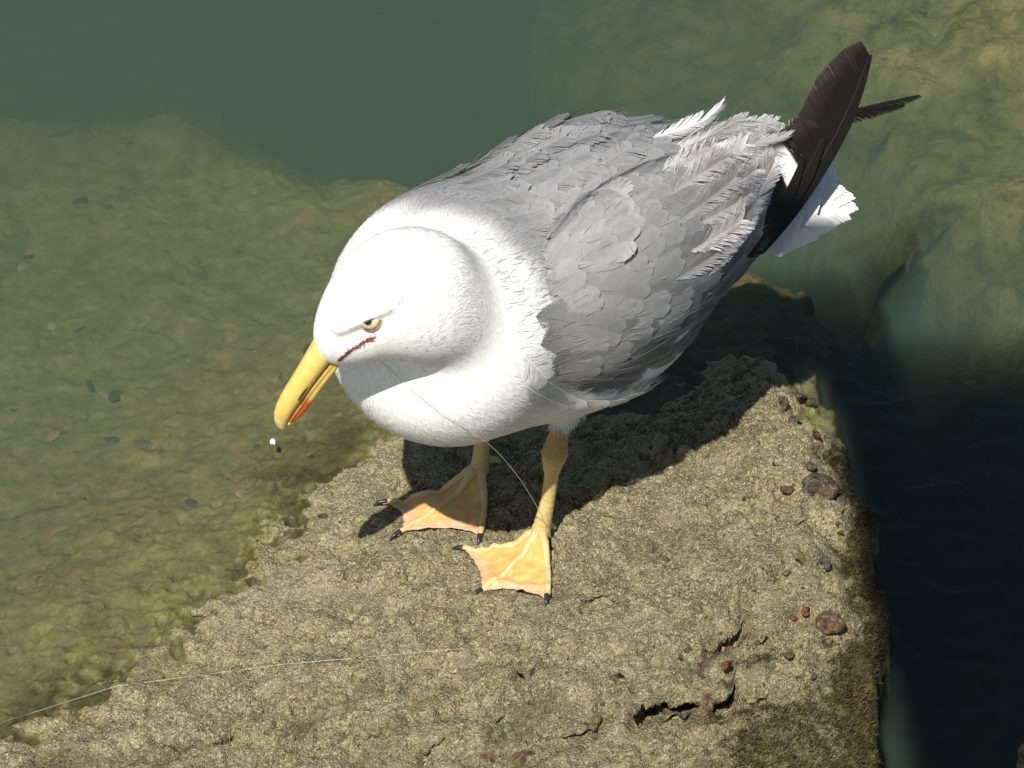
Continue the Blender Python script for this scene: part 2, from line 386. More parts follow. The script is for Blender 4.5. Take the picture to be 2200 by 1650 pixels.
# neighbouring rock whose tip stands out of the water
def boulder(name, c, r, seed, mat, sub=5):
    import bmesh
    bm = bmesh.new(); bmesh.ops.create_icosphere(bm, subdivisions=sub, radius=1.0)
    co = np.array([v.co for v in bm.verts]); f = np.array([[v.index for v in q.verts] for q in bm.faces]); bm.free()
    n = .22 * fbm(co[:, 0] * 1.5 + co[:, 2] * 2.1, co[:, 1] * 1.6 - co[:, 2], 5, seed) + .05 * fbm(co[:, 0] * 9, co[:, 1] * 9 + 4 * co[:, 2], 3, seed + 1)
    co = co * (1 + n)[:, None] * np.array(r) + np.array(c)
    wet = sstep(.004, .0, co[:, 2] - ZW)
    return mesh_obj(name, co, f, mat, attrs={'film': 0 * wet, 'wet': wet, 'moss_shade': .3 * wet, 'red': 0 * wet})
cb = at_z(2305, 1690, .0)
tag(boulder('boulder', (cb[0], cb[1], -.05), (.042, .05, .085), 401, M_ROCK), 'pale boulder tip breaking the water beside the drowned dim rock', 'rock')

# ------------------------------------------------------------------ water
def water_material():
    t = NT('water'); c = t.coord('Object')
    t.n.remove(t.b)
    w = t.math('ADD', t.noise(t.mapping(c, scale=(1, 1.6, 1)), 24, 3, .5, .4), t.math('MULTIPLY', t.noise(c, 70, 2, .5), .25))
    nrm = t.bump(w, .9, .004)
    fr = t.node('ShaderNodeFresnel', i_IOR=1.33, i_Normal=nrm)
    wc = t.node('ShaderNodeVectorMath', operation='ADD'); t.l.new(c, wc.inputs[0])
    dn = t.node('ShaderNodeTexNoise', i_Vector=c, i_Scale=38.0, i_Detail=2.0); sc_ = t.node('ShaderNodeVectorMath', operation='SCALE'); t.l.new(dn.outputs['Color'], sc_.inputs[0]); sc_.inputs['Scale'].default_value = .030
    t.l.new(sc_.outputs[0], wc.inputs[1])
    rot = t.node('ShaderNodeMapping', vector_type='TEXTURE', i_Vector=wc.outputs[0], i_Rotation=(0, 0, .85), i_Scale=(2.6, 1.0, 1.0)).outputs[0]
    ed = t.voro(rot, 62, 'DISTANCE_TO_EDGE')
    caustic_lines = t.math('MULTIPLY', t.maprange(ed, .10, .015, 0, 1), t.maprange(t.noise(c, 30, 2), .40, .58))  # bright caustic lines painted into the surface's transparent colour
    k = t.attr('painted_caustic'); tv = t.math('SUBTRACT', 1.0, t.math('MULTIPLY', k, t.math('MULTIPLY', .34, t.math('SUBTRACT', 1.0, caustic_lines))))
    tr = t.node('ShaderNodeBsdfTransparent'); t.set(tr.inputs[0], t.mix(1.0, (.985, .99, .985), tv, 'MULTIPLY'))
    gl = t.node('ShaderNodeBsdfGlossy', i_Roughness=.02, i_Normal=nrm)
    mx = t.node('ShaderNodeMixShader'); t.set(mx.inputs[0], fr.outputs[0]); t.l.new(tr.outputs[0], mx.inputs[1]); t.l.new(gl.outputs[0], mx.inputs[2])
    t.l.new(mx.outputs[0], t.out.inputs['Surface'])
    vs = t.node('ShaderNodeVolumeScatter', i_Color=(.49, .76, .62), i_Density=3.2, i_Anisotropy=.0)
    va = t.node('ShaderNodeVolumeAbsorption', i_Color=(.12, .24, .06), i_Density=7.6)
    ad = t.node('ShaderNodeAddShader'); t.l.new(vs.outputs[0], ad.inputs[0]); t.l.new(va.outputs[0], ad.inputs[1])
    t.l.new(ad.outputs[0], t.out.inputs['Volume'])
    return t.m
M_WATER = water_material()
wx = np.concatenate([np.linspace(-14, -.6, 10), np.arange(-.5, .5, .006), np.linspace(.6, 14, 10)])
wy = np.concatenate([np.linspace(-14, -.5, 10), np.arange(-.4, 1.0, .006), np.linspace(1.1, 14, 10)])
WX, WY = np.meshgrid(wx, wy)
qd = (-.75 * WX + .66 * WY) - .135; al = (.66 * WX + .75 * WY)
ring = np.sin((qd + .012 * fbm(WX / .06, WY / .06, 2, 501)) / .0042) * np.exp(-np.maximum(qd, 0) / .05) * sstep(-.03, .0, qd) * sstep(-.1, .35, fbm(WX / .07, WY / .07, 2, 505))
WZ = ZW + .00035 * fbm(WX / .05, WY / .035, 3, 503) * (np.abs(WX) < .5) + .0004 * ring
WZ = np.where((np.abs(WX) > 13.5) | (np.abs(WY) > 13.5), ZW, WZ)
caustic_mask = np.exp(-np.maximum(qd - .035, 0) / .045) * sstep(-.05, -.005, qd) * (.25 + .75 * sstep(-.25, .2, fbm(WX / .09, WY / .09, 2, 507))) * sstep(-.03, -.07, WX) * (np.abs(WX) < .5) * (np.abs(WY) < .4)  # where the painted caustics dim and streak the water near the shore
nx, ny = len(wx), len(wy)
wv = np.stack([WX, WY, WZ], -1).reshape(-1, 3)
wf = [tuple(q) for q in grid_faces(nx, ny)]
idx = np.arange(nx * ny).reshape(ny, nx)
loop = list(idx[0, :]) + list(idx[1:, -1]) + list(idx[-1, -2::-1]) + list(idx[-2:0:-1, 0])
base = len(wv); low = wv[loop].copy(); low[:, 2] = -.9
wv = np.concatenate([wv, low]); n = len(loop)
for k in range(n): wf.append((loop[(k + 1) % n], loop[k], base + k, base + (k + 1) % n))
wf.append(tuple(base + k for k in range(n))[::-1])
mesh_obj('water', wv, wf, M_WATER, attrs={'painted_caustic': np.concatenate([caustic_mask.ravel(), np.zeros(n)])})['kind'] = 'structure'

# ------------------------------------------------------------------ slatted blocker added overhead, out of view; it shades the water beside the slab
t = NT('blocker_wood'); c = t.coord('Object')
t.p(Base_Color=t.ramp(t.noise(t.mapping(c, scale=(1, 14, 14)), 6, 5, .6), [(.3, (.10, .085, .065)), (.7, (.26, .225, .18))]), Roughness=.85, Normal=t.bump(t.noise(t.mapping(c, scale=(1, 20, 20)), 8, 3), .5, .004)); M_WOOD = t.m
BRZ = 1.98; HZ = BRZ - ZW; OX, OY = HZ * SD[0] / -SD[2], HZ * SD[1] / -SD[2]
blocker = empty('shade_blocker', (.9 - OX, -.1 - OY, 0)); tag(blocker, 'slatted wooden blocker, added out of view to shade the water beside the slab', 'shade_blocker')
def bbox(name, lo, hi, mat=M_WOOD):
    (x0, y0, z0), (x1, y1, z1) = lo, hi; V = [(x, y, z) for z in (z0, z1) for x, y in ((x0, y0), (x1, y0), (x1, y1), (x0, y1))]
    mesh_obj(name, np.array(V) - np.array(blocker.location), [(0, 3, 2, 1), (4, 5, 6, 7), (0, 1, 5, 4), (1, 2, 6, 5), (2, 3, 7, 6), (3, 0, 4, 7)], mat, blocker, False)
rb = np.random.default_rng(3); n_pl = 24; y_lo, y_hi = -.62, .236
for k in range(n_pl):
    ya, yb = lerp(y_lo, y_hi, k / n_pl), lerp(y_lo, y_hi, (k + 1) / n_pl) - .0125
    xl = np.interp(.5 * (ya + yb), [-.6, -.2, .1, .25], [.246, .243, .220, .196]) + rb.uniform(0, .006)
    bbox('blocker_plank', (xl - OX, ya - OY, BRZ), (2.4 - OX, yb - OY, BRZ + .035))
for yy in (-.55, .10): bbox('blocker_beam', (.34 - OX, yy - OY - .04, BRZ - .12), (2.4 - OX, yy - OY + .04, BRZ - .002))
for xx in (1.55, 2.3):
    for yy in (-.55, .10): bbox('blocker_post', (xx - OX - .05, yy - OY - .05, -.75), (xx - OX + .05, yy - OY + .05, BRZ - .122))

# ------------------------------------------------------------------ the gull: frame and implicit shape
HD = math.radians(38.0)
B0 = at_z(1100, 1110, 0.0)
FV = np.array([-math.cos(HD), -math.sin(HD), 0]); SV = np.array([math.sin(HD), -math.cos(HD), 0]); UV = np.array([0, 0, 1.0])
BAS = np.stack([FV, SV, UV])
def L2W(p): return B0 + np.asarray(p) @ BAS
def W2L(p): return (np.asarray(p) - B0) @ BAS.T
def W2Lv(v): return np.asarray(v) @ BAS.T
def unit(v): return v / (np.linalg.norm(v, axis=-1, keepdims=True) + 1e-12)
# head frame (world): bill axis, side, up
HPSI, HPHI = math.radians(20.0), math.radians(54.0)
hb = np.array([-math.cos(HPHI) * math.cos(HPSI), -math.cos(HPHI) * math.sin(HPSI), -math.sin(HPHI)])
hs = np.array([math.sin(HPSI), -math.cos(HPSI), 0.0])
hu = np.cross(hs, hb); hu = hu / np.linalg.norm(hu)
if hu[2] < 0: hu = -hu
BILL0 = at_y(707, 751, -.086)                                     # middle of the bill base
def H2W(a, s, u): return BILL0 + hb * a + hs * s + hu * u          # head coordinates, metres
HB, HS, HU = W2Lv(hb), W2Lv(hs), W2Lv(hu)
def HL(a, s, u): return W2L(H2W(a, s, u))
I3 = np.eye(3)
def rotA(yaw=0, pitch=0, roll=0):
    cy_, sy_ = math.cos(math.radians(yaw)), math.sin(math.radians(yaw)); cp, sp = math.cos(math.radians(pitch)), math.sin(math.radians(pitch))
    cr, sr = math.cos(math.radians(roll)), math.sin(math.radians(roll))
    Rz = np.array([[cy_, -sy_, 0], [sy_, cy_, 0], [0, 0, 1]]); Ry = np.array([[cp, 0, sp], [0, 1, 0], [-sp, 0, cp]]); Rx = np.array([[1, 0, 0], [0, cr, -sr], [0, sr, cr]])
    return (Rz @ Ry @ Rx).T                                         # rows are the axes
AH = np.stack([HB, HS, HU])
def ell(p, c, r, A=I3):
    q = (p - np.asarray(c)) @ A.T; r = np.asarray(r)
    k0 = np.linalg.norm(q / r, axis=-1); k1 = np.linalg.norm(q / r ** 2, axis=-1) + 1e-9
    return k0 * (k0 - 1) / k1
def smin(a, b, k):
    h = np.clip(.5 + .5 * (b - a) / k, 0, 1); return b + (a - b) * h - k * h * (1 - h)
def smax(a, b, k): return -smin(-a, -b, k)
TET = np.array([[1, -1, -1], [-1, -1, 1], [-1, 1, -1], [1, 1, 1.0]])
def grad(F, p, e=3e-4):
    g = 0
    for k in TET: g = g + F(p + e * k)[..., None] * k
    return g / (4 * e)
CHIN = HL(-.016, -.004, -.034)
NK = HL(-.050, .003, -.036)
def F_body0(p):
    d = ell(p, (-.035, 0, .205), (.155, .072, .068), rotA(0, -2))
    d = smin(d, ell(p, (-.018, .004, .174), (.122, .069, .066)), .03)
    d = smin(d, ell(p, (.047, 0, .200), (.067, .063, .061)), .03)
    d = smin(d, ell(p, (.036, -.020, .222), (.058, .052, .045)), .03)
    d = smin(d, ell(p, (.054, .030, .225), (.055, .046, .047)), .03)
    d = smin(d, ell(p, (.066, .032, .203), (.042, .040, .042)), .025)
    d = smin(d, ell(p, (-.056, .030, .158), (.062, .038, .038), rotA(4, 6)), .03)
    d = smin(d, ell(p, (-.165, 0, .190), (.080, .034, .028), rotA(0, 4)), .03)
    hd = ell(p, HL(-.043, .001, -.004), (.041, .0295, .0255), AH)
    hd = smin(hd, ell(p, HL(-.021, 0, -.001), (.0260, .0118, .0138), AH), .020)
    hd = smin(hd, ell(p, HL(-.060, .003, -.024), (.037, .034, .031), AH), .025)
    hd = smin(hd, ell(p, (.074, .016, .214), (.042, .048, .047)), .022)
    hd = smin(hd, ell(p, NK, (.031, .033, .031)), .014)
    k = .056 - .046 * np.exp(-np.sum((p - CHIN) ** 2, -1) / .040 ** 2)
    d = smin(d, hd, k)
    return d
def ray_hit(F, px, py):
    d = ray(px, py); s = DIST - .6; best = (9, s)
    while s < DIST + .6:
        v = float(F(W2L(CAMP + d * s)[None])[0])
        if v < best[0]: best = (v, s)
        if v < 2e-5: break
        s += max(min(v, .05) * .6, 1e-4)
    return W2L(CAMP + d * best[1])
BR0, BR1 = ray_hit(F_body0, 752, 708), ray_hit(F_body0, 838, 662)
EYE = ray_hit(F_body0, 793, 691)
_n = unit(grad(F_body0, EYE[None]))[0]
_d = unit(BR1 - BR0); _u = unit(np.cross(_n, _d)); _u = _u if _u[2] > 0 else -_u
ABR = np.stack([_d, _n, _u]); BRC = .5 * (BR0 + BR1) + _u * .0044 - _n * .0008
def F_body(p):
    d = F_body0(p)
    sock = ell(p, EYE + _n * .0006 - _d * .004 - _u * .002, (.017, .0044, .0056), ABR)
    d = smax(d, -sock, .007)
    d = smin(d, ell(p, BRC, (.024, .0052, .0060), ABR), .008)
    return d
WR = 18
def F_wing(p, sg):
    q = p * np.array([1, sg, 1])
    if sg < 0: q = q + np.array([0, .004, .018])
    d = ell(q, (-.042, .056, .230), (.091, .030, .054), rotA(6, 13, WR))
    d = smin(d, ell(q, (-.094, .043, .208), (.104, .027, .048), rotA(11, 6, WR)), .03)
    d = smin(d, ell(q, (-.150, .022, .203), (.070, .021, .033), rotA(14, -8)), .03)
    return d
def F_all(p): return smin(smin(F_body(p), F_wing(p, 1), .008), F_wing(p, -1), .008)
def to_surf(F, p, it=4):
    for _ in range(it):
        g = grad(F, p); n2 = np.sum(g * g, -1, keepdims=True)
        p = p - F(p)[..., None] * g / np.maximum(n2, .05)
    return p, unit(grad(F, p))

def surface_nets(F, lo, hi, h):
    ax = [np.arange(lo[i], hi[i] + h, h) for i in range(3)]
    G = np.stack(np.meshgrid(*ax, indexing='ij'), -1); shp = G.shape[:3]
    V = F(G.reshape(-1, 3)).reshape(shp); S = V < 0
    cs = [s - 1 for s in shp]
    cnt = np.zeros(cs); acc = np.zeros((*cs, 3))
    corners = [(i, j, k) for i in (0, 1) for j in (0, 1) for k in (0, 1)]
    sl = lambda c: tuple(slice(c[d], c[d] + cs[d]) for d in range(3))
    for a in range(8):
        for b in range(a + 1, 8):
            ca, cb_ = corners[a], corners[b]
            if sum(abs(ca[d] - cb_[d]) for d in range(3)) != 1: continue
            va, vb = V[sl(ca)], V[sl(cb_)]; m = (va < 0) != (vb < 0)
            t = np.where(m, va / np.where(m, va - vb, 1), 0)
            pos = G[sl(ca)] + (G[sl(cb_)] - G[sl(ca)]) * t[..., None]
            acc += np.where(m[..., None], pos, 0); cnt += m
    act = cnt > 0; ids = -np.ones(cs, int); ids[act] = np.arange(act.sum())
    verts = acc[act] / cnt[act][:, None]
    faces = []
    for d in range(3):
        e1, e2 = (d + 1) % 3, (d + 2) % 3
        sa = [slice(None)] * 3; sb = [slice(None)] * 3
        sa[d] = slice(0, -1); sb[d] = slice(1, None)
        A, B = S[tuple(sa)], S[tuple(sb)]; m = A != B
        ijk = np.argwhere(m); ok = (ijk[:, e1] > 0) & (ijk[:, e2] > 0) & (ijk[:, e1] < cs[e1]) & (ijk[:, e2] < cs[e2])
        ijk = ijk[ok]; fl = A[m][ok]
        def cell(o1, o2):
            c = ijk.copy(); c[:, e1] -= o1; c[:, e2] -= o2; return ids[c[:, 0], c[:, 1], c[:, 2]]
        q = np.stack([cell(1, 1), cell(0, 1), cell(0, 0), cell(1, 0)], -1)
        q[~fl] = q[~fl][:, ::-1]; faces.append(q)
    f = np.concatenate(faces); f = f[(f >= 0).all(1)]
    verts, _ = to_surf(F, verts, 2)
    return verts, f

gull = empty('seagull', tuple(B0))
tag(gull, 'white gull with grey back and yellow legs looking down on the rock slab', 'seagull')
def kid(name, verts_w, faces, mat, parent=None, smooth=True, attrs=None, col_attrs=None):
    return mesh_obj(name, np.asarray(verts_w) - B0, faces, mat, parent or gull, smooth, attrs, col_attrs)


def at_s(px, py, s):
    d = ray(px, py); return W2L(CAMP + d * ((s - (CAMP - B0) @ SV) / (d @ SV)))
rng = np.random.default_rng(7)

# ---- materials
def feather_mat(name, rough=.7, sheen=.2):
    t = NT(name); c = t.attr('tint', 'Color'); o = t.coord('Object')
    n = t.noise(o, 260, 3, .6)
    t.p(Base_Color=t.mix(1.0, c, t.ramp(n, [(.25, .86), (.75, 1.08)]), 'MULTIPLY'), Roughness=rough)
    t.b.inputs['Specular IOR Level'].default_value = .25
    return t.m
M_FEA = feather_mat('feather')
M_BLK = feather_mat('dark_feather', .5)
t = NT('body_plumage'); o = t.coord('Object')
t.p(Base_Color=t.mix(t.attr('grey'), (.82, .81, .79), (.265, .267, .273)), Roughness=.9, Normal=t.bump(t.noise(o, 420, 3, .6), .15, .0008))
t.b.inputs['Specular IOR Level'].default_value = .15
M_PLUM = t.m

def grey_mask(p):
    f, s, u = p[..., 0], p[..., 1], p[..., 2]
    b = .050 - .36 * s + .010 * fbm(s / .03, u / .03, 2, 811)
    return sstep(b + .016, b - .020, f) * sstep(.185, .205, u + .02 * (s < 0))

# ---- feathers: rachis plus separate barbs, laid along the body surface
def feather_geo(L, W, n, fray=.0, clump=0, sweep=.9, tipr=.30, asym=1.0, r=None, nseg=3, base=.20):
    """local (along, across, extra height, side, frac) of every vertex, faces"""
    V, Fc, T = [], [], []
    da = L / n
    for sd_ in (1, -1):
        Wd = W / 2 * (asym if sd_ > 0 else 2 - asym)
        cj = 0; left = 0
        for i in range(n):
            t_ = (i + .5) / n
            w = Wd * math.sqrt(min(t_ / base + .10, 1)) * math.sqrt(max(min((1.03 - t_) / tipr, 1), .02))
            if clump:
                if left <= 0: cj = r.normal() * .05 * (1 + 2.2 * fray); left = int(r.integers(3, 3 + clump))
                left -= 1
            ww = w * (1 - fray * .55 * r.random() ** 2); sw = sweep + cj + fray * .10 * r.normal()
            z0 = .00012 * ((i % 3) - 1); k0 = len(V)
            bow = .12 * w
            for j in range(nseg):
                q = j / (nseg - 1)
                wid = da * (.64 - (.55 * max(fray - .35, 0) + .04) * q ** 2)
                c_ = t_ * L + sw * ww * q ** .85; b_ = sd_ * ww * q
                V += [(c_ - wid, b_, z0), (c_ + wid, b_, z0 - .00008)]
                T += [(q, t_, sd_), (q, t_, sd_)]
            for j in range(nseg - 1):
                a0 = k0 + 2 * j
                Fc.append((a0, a0 + 1, a0 + 3, a0 + 2) if sd_ > 0 else (a0, a0 + 2, a0 + 3, a0 + 1))
    k0 = len(V); rw = max(.0003, W * .012)                           # rachis
    for j in range(7):
        q = j / 6; w_ = rw * (1 - .7 * q)
        for b_, z_ in ((-w_, .0001), (0, .0001 + w_ * 1.1), (w_, .0001)):
            V.append((q * L * .98, b_, z_)); T.append((0, q, 0))
    for j in range(6):
        for m_ in (0, 1):
            a0 = k0 + 3 * j + m_; Fc.append((a0, a0 + 1, a0 + 4, a0 + 3))
    return np.array(V), np.array(Fc), np.array(T)

def lay(name, parent, p0, d0, geo, tint, h0=.0006, lift=.003, droop=.0, conform=1.0, curl=0.0, bow=0.0, F=None, nrm=None, mat=None, side=0.0, lp=1.6, twist=0.0):
    V, Fc, T = geo; L = V[:, 0].max(); W = np.abs(V[:, 1]).max() + 1e-6
    F = F or F_all
    p0 = np.asarray(p0, float); d0 = unit(np.asarray(d0, float))
    if nrm is None:
        q, n0 = to_surf(F, p0[None], 3); p0 = q[0]; n0 = n0[0]
    else: n0 = np.asarray(nrm, float); n0 = unit(n0 - d0 * (n0 @ d0))
    d0 = unit(d0 - n0 * (d0 @ n0)); e0 = np.cross(n0, d0)
    a, b = V[:, 0], V[:, 1]
    bend = side * (a / L) ** 2 * L + 4 * bow * (a / L) * (1 - a / L)
    P = p0 + np.outer(a, d0) + np.outer(b + bend, e0)
    hh = h0 + lift * (np.maximum(a, 0) / L) ** lp - droop * (b / W) ** 2 + V[:, 2] + curl * (a / L) ** 3 + twist * b
    if conform > 0:
        Q, N = to_surf(F, P.copy(), 2)
        off = np.linalg.norm(Q - P, axis=1); ok = np.exp(-(off / .045) ** 4)[:, None] * conform
        bad = ~np.isfinite(Q).all(1) | ~np.isfinite(N).all(1) | (off > .04); ok[bad] = 0; Q[bad] = P[bad]; N[bad] = n0
        P2 = lerp(P, Q, ok); N2 = unit(lerp(np.broadcast_to(n0, N.shape), N, ok))
    else: P2, N2 = P, np.broadcast_to(n0, P.shape)
    P2 = P2 + N2 * hh[:, None]
    col = tint(T) if callable(tint) else np.broadcast_to(np.asarray(tint), (len(V), 3))
    return kid(name, L2W(P2), Fc, mat or M_FEA, parent, True, None, {'tint': col})

def grey_tint(base, edge=None, brown=0.0, r=None):
    base = np.asarray(base); jit = 1 + .10 * (r.random() - .5)
    edge = base * 1.12 if edge is None else np.asarray(edge)
    def f(T):
        q, t_, sd_ = T[:, 0], T[:, 1], T[:, 2]
        rim = np.clip(q ** 4 * .8 + sstep(.82, 1.0, t_) * .6, 0, 1)[:, None]
        c = lerp(base * jit, edge, rim)
        ra = (sd_ == 0)[:, None]; c = np.where(ra, base * .75 + np.array([.04, .03, .01]), c)
        if brown > 0:
            k = (brown * sstep(.25, .7, t_) * (sd_ > 0) * sstep(1.0, .3, q))[:, None]
            c = lerp(c, np.array([.17, .115, .075]), k)
        return c
    return f
# ---- body and wings
bv, bq = surface_nets(F_body, (-.30, -.10, .09), (.26, .10, .36), .0025)
body = kid('body', L2W(bv), bq, M_PLUM, attrs={'grey': grey_mask(bv)})
wings = {}; WMESH = []
for sg in (1, -1):
    v, f = surface_nets(lambda p: F_wing(p, sg), (-.31, -.11, .10), (.10, .11, .33), .003)
    WMESH.append((v, f))
    wings[sg] = kid('wing', L2W(v), f, M_PLUM, attrs={'grey': np.clip(grey_mask(v) + 1, 0, 1)})
tag(wings[1], 'grey folded wing with staggered black tips'); tag(wings[-1], 'grey folded wing mostly hidden behind the back')

G0 = np.array([.262, .264, .270])
def surf_pts(F, n, cond, r, box):
    src = [(bv, bq)] if F is F_body else [(bv, bq)] + WMESH
    out = []; got = 0
    while got < n:
        for v, f in src:
            i = r.integers(0, len(f), 3 * n); u, w = r.random((2, 3 * n, 1)); q4 = v[f[i]]
            p = lerp(lerp(q4[:, 0], q4[:, 1], u), lerp(q4[:, 3], q4[:, 2], u), w); p = p[cond(p)]
            if F is not F_body: p = p[np.abs(F(p)) < .006]
            if len(p) > 3 * n // len(src): p = p[:3 * n // len(src)]
            if len(p): p, _ = to_surf(F, p, 2); p = p[np.abs(F(p)) < 8e-4]
            out.append(p); got += len(p)
    p = np.concatenate(out); return p[r.permutation(len(p))[:n]]
def poisson(F, cond, r, box, dist, n0=2600):
    p = surf_pts(F, n0, cond, r, box); keep = []
    for q in p:
        if all(np.sum((q - k) ** 2) > dist * dist for k in keep): keep.append(q)
    return np.array(keep)
def backflow(p):
    f, s, u = p
    return np.array([-1.0, -.22 * np.sign(s) * min(abs(s) / .05, 1) - .0, -.20 * (u < .24) + .02])

# small coverts on the near wing, fewer on the far one; mantle feathers on the back
r = np.random.default_rng(21)
near = poisson(F_all, lambda p: (p[:, 1] > .030) & (p[:, 0] < .030) & (p[:, 0] > -.165) & (F_wing(p, 1) < .004), r, ((-.19, .02, .12), (.06, .10, .29)), .0150)
near = near[np.argsort(near[:, 0])]
for p in near:
    k = sstep(.05, -.16, p[0]); L = lerp(.026, .036, k) * (.9 + .2 * r.random())
    low = sstep(.21, .15, p[2])
    geo = feather_geo(L, L * .70, 44, fray=.04 + .12 * r.random(), clump=0, r=r, tipr=.42)
    lay('covert_feather', wings[1], p, backflow(p) + .10 * r.normal(size=3) + np.array([0, 0, -.25 * low]), geo,
        grey_tint(G0 * lerp(.98, .82, k), G0 * 1.08, r=r), h0=.0004, lift=.0014 + .0010 * r.random(), droop=.0012, lp=1.3)
farp = poisson(F_all, lambda p: (p[:, 1] < -.026) & (p[:, 0] < .035) & (p[:, 0] > -.16) & (p[:, 2] > .20), r, ((-.17, -.10, .18), (.05, -.02, .29)), .0185)
farp = farp[np.argsort(farp[:, 0])]
for p in farp:
    geo = feather_geo(.036, .022, 50, fray=.4, clump=9, r=r)
    lay('covert_feather', wings[-1], p, backflow(p) + .15 * r.normal(size=3), geo, grey_tint(G0 * .95, r=r), h0=.0004, lift=.0035 + .003 * r.random(), droop=.001)
man = poisson(F_all, lambda p: (np.abs(p[:, 1]) < .036) & (p[:, 0] < .022) & (p[:, 0] > -.12) & (p[:, 2] > .23), r, ((-.14, -.05, .21), (.04, .05, .30)), .0155)
man = man[np.argsort(man[:, 0])]
for p in man:
    geo = feather_geo(.031, .022, 44, fray=.3, clump=9, r=r)
    lay('mantle_feather', body, p, backflow(p) + .14 * r.normal(size=3), geo, grey_tint(G0 * 1.02, r=r), h0=.0004, lift=.0018 + .0016 * r.random(), droop=.001)

# large loose scapulars, placed where the photograph shows them (pixel, direction, length, width)
def img_dir(p, px0, px1, F=F_all):
    a = ray_hit(F, *px0); b = ray_hit(F, *px1); return b - a
for (x0, y0, x1, y1, W, fr, wt) in [(1215, 520, 1385, 560, .034, .25, 1.05), (1170, 600, 1375, 640, .036, .2, 1.0), (1150, 680, 1330, 700, .030, .3, .9),
        (1040, 390, 1150, 330, .026, .3, 1.05), (1120, 385, 1240, 330, .026, .4, 1.1), (1230, 440, 1330, 410, .024, .5, 1.15), (1250, 460, 1420, 420, .026, .7, 1.0),
        (1290, 400, 1440, 330, .030, .6, .95), (1330, 470, 1500, 400, .030, .6, .9), (1180, 330, 1330, 290, .026, .6, 1.0), (1080, 345, 1200, 300, .022, .6, .8),
        (1240, 520, 1380, 470, .026, .7, 1.2), (1400, 540, 1520, 520, .028, .5, .85), (1380, 620, 1500, 640, .028, .4, .82), (1270, 690, 1400, 720, .028, .35, .8),
        (1160, 740, 1330, 690, .030, .25, .85), (1180, 790, 1320, 740, .030, .2, .7), (1340, 780, 1480, 690, .032, .2, .72), (1420, 720, 1530, 620, .030, .2, .75)]:
    p = ray_hit(F_all, x0, y0); q = ray_hit(F_all, x1, y1); L = np.linalg.norm(q - p)
    geo = feather_geo(L, W, int(L / .0006), fray=fr * .6, clump=14 if fr > .45 else 0, r=r, tipr=.35)
    lay('scapular_feather', body if p[1] < .03 else wings[1], p, q - p, geo, grey_tint(G0 * wt * .93, G0 * wt * (1.05 + .25 * fr), r=r), h0=.0005, lift=.0008 + .0026 * fr * r.random(), droop=.0012, lp=1.2)

# worn, frayed tertials fanning up at the rear
TERT = [(1440, 330, 1530, 232), (1470, 320, 1575, 225), (1500, 330, 1610, 240), (1540, 340, 1650, 250), (1570, 350, 1690, 285), (1480, 370, 1600, 285),
        (1530, 390, 1660, 320), (1580, 400, 1715, 330), (1600, 430, 1730, 365), (1520, 440, 1640, 400), (1560, 470, 1700, 420), (1500, 480, 1610, 460),
        (1440, 420, 1560, 350), (1450, 480, 1560, 430), (1580, 510, 1690, 450), (1540, 540, 1650, 500), (1480, 540, 1590, 520), (1420, 370, 1500, 300),
        (1600, 330, 1700, 268), (1620, 380, 1728, 345), (1400, 300, 1490, 245), (1520, 590, 1620, 530), (1450, 600, 1560, 580)]
TERT.sort(key=lambda q: -q[0])
for (x0, y0, x1, y1) in TERT:
    p = ray_hit(F_all, x0, y0); ti = r.random()
    dd = (ray(x1, y1) - ray(x0, y0)); dd = W2Lv(dd / np.linalg.norm(dd)); 
    Lpx = math.hypot(x1 - x0, y1 - y0); L = (1.35 + .3 * r.random()) * Lpx / 3260.0
    d = unit(unit(dd) + np.array([-.35, -.1, 0]))
    geo = feather_geo(L, .017 + .006 * r.random(), int(L / .0006), fray=.95, clump=8, r=r, sweep=1.7, tipr=.25, asym=1.15)
    up = .016 * sstep(360, 290, y0) + .005
    lay('tertial_feather', wings[1], p, d, geo, grey_tint(lerp(np.array([.42, .40, .39]), np.array([.70, .70, .71]), sstep(420, 280, y0) * .8 + .1 * r.random()), (.80, .80, .79), brown=(.75 if ti > .45 else .15) * (.5 + .5 * r.random()), r=r),
        h0=.0015, lift=up + .004 * r.random(), droop=.0, conform=.75, lp=1.5, twist=.15 * r.normal())
# white fringed secondary tips under the tertials
for (x0, y0, x1, y1, W) in [(1600, 420, 1722, 350, .024), (1590, 460, 1728, 395, .024), (1585, 500, 1712, 440, .022), (1570, 540, 1690, 490, .022)]:
    p = ray_hit(F_all, x0, y0); dd = W2Lv(ray(x1, y1) - ray(x0, y0)); L = math.hypot(x1 - x0, y1 - y0) / 3260
    geo = feather_geo(L, W, int(L / .0005), fray=.5, clump=8, r=r, tipr=.3)
    lay('secondary_feather', wings[1], p, unit(dd) + np.array([-.3, 0, 0]), geo, grey_tint(G0 * 1.05, (.82, .82, .81), r=r), h0=.0008, lift=.003, conform=.7)

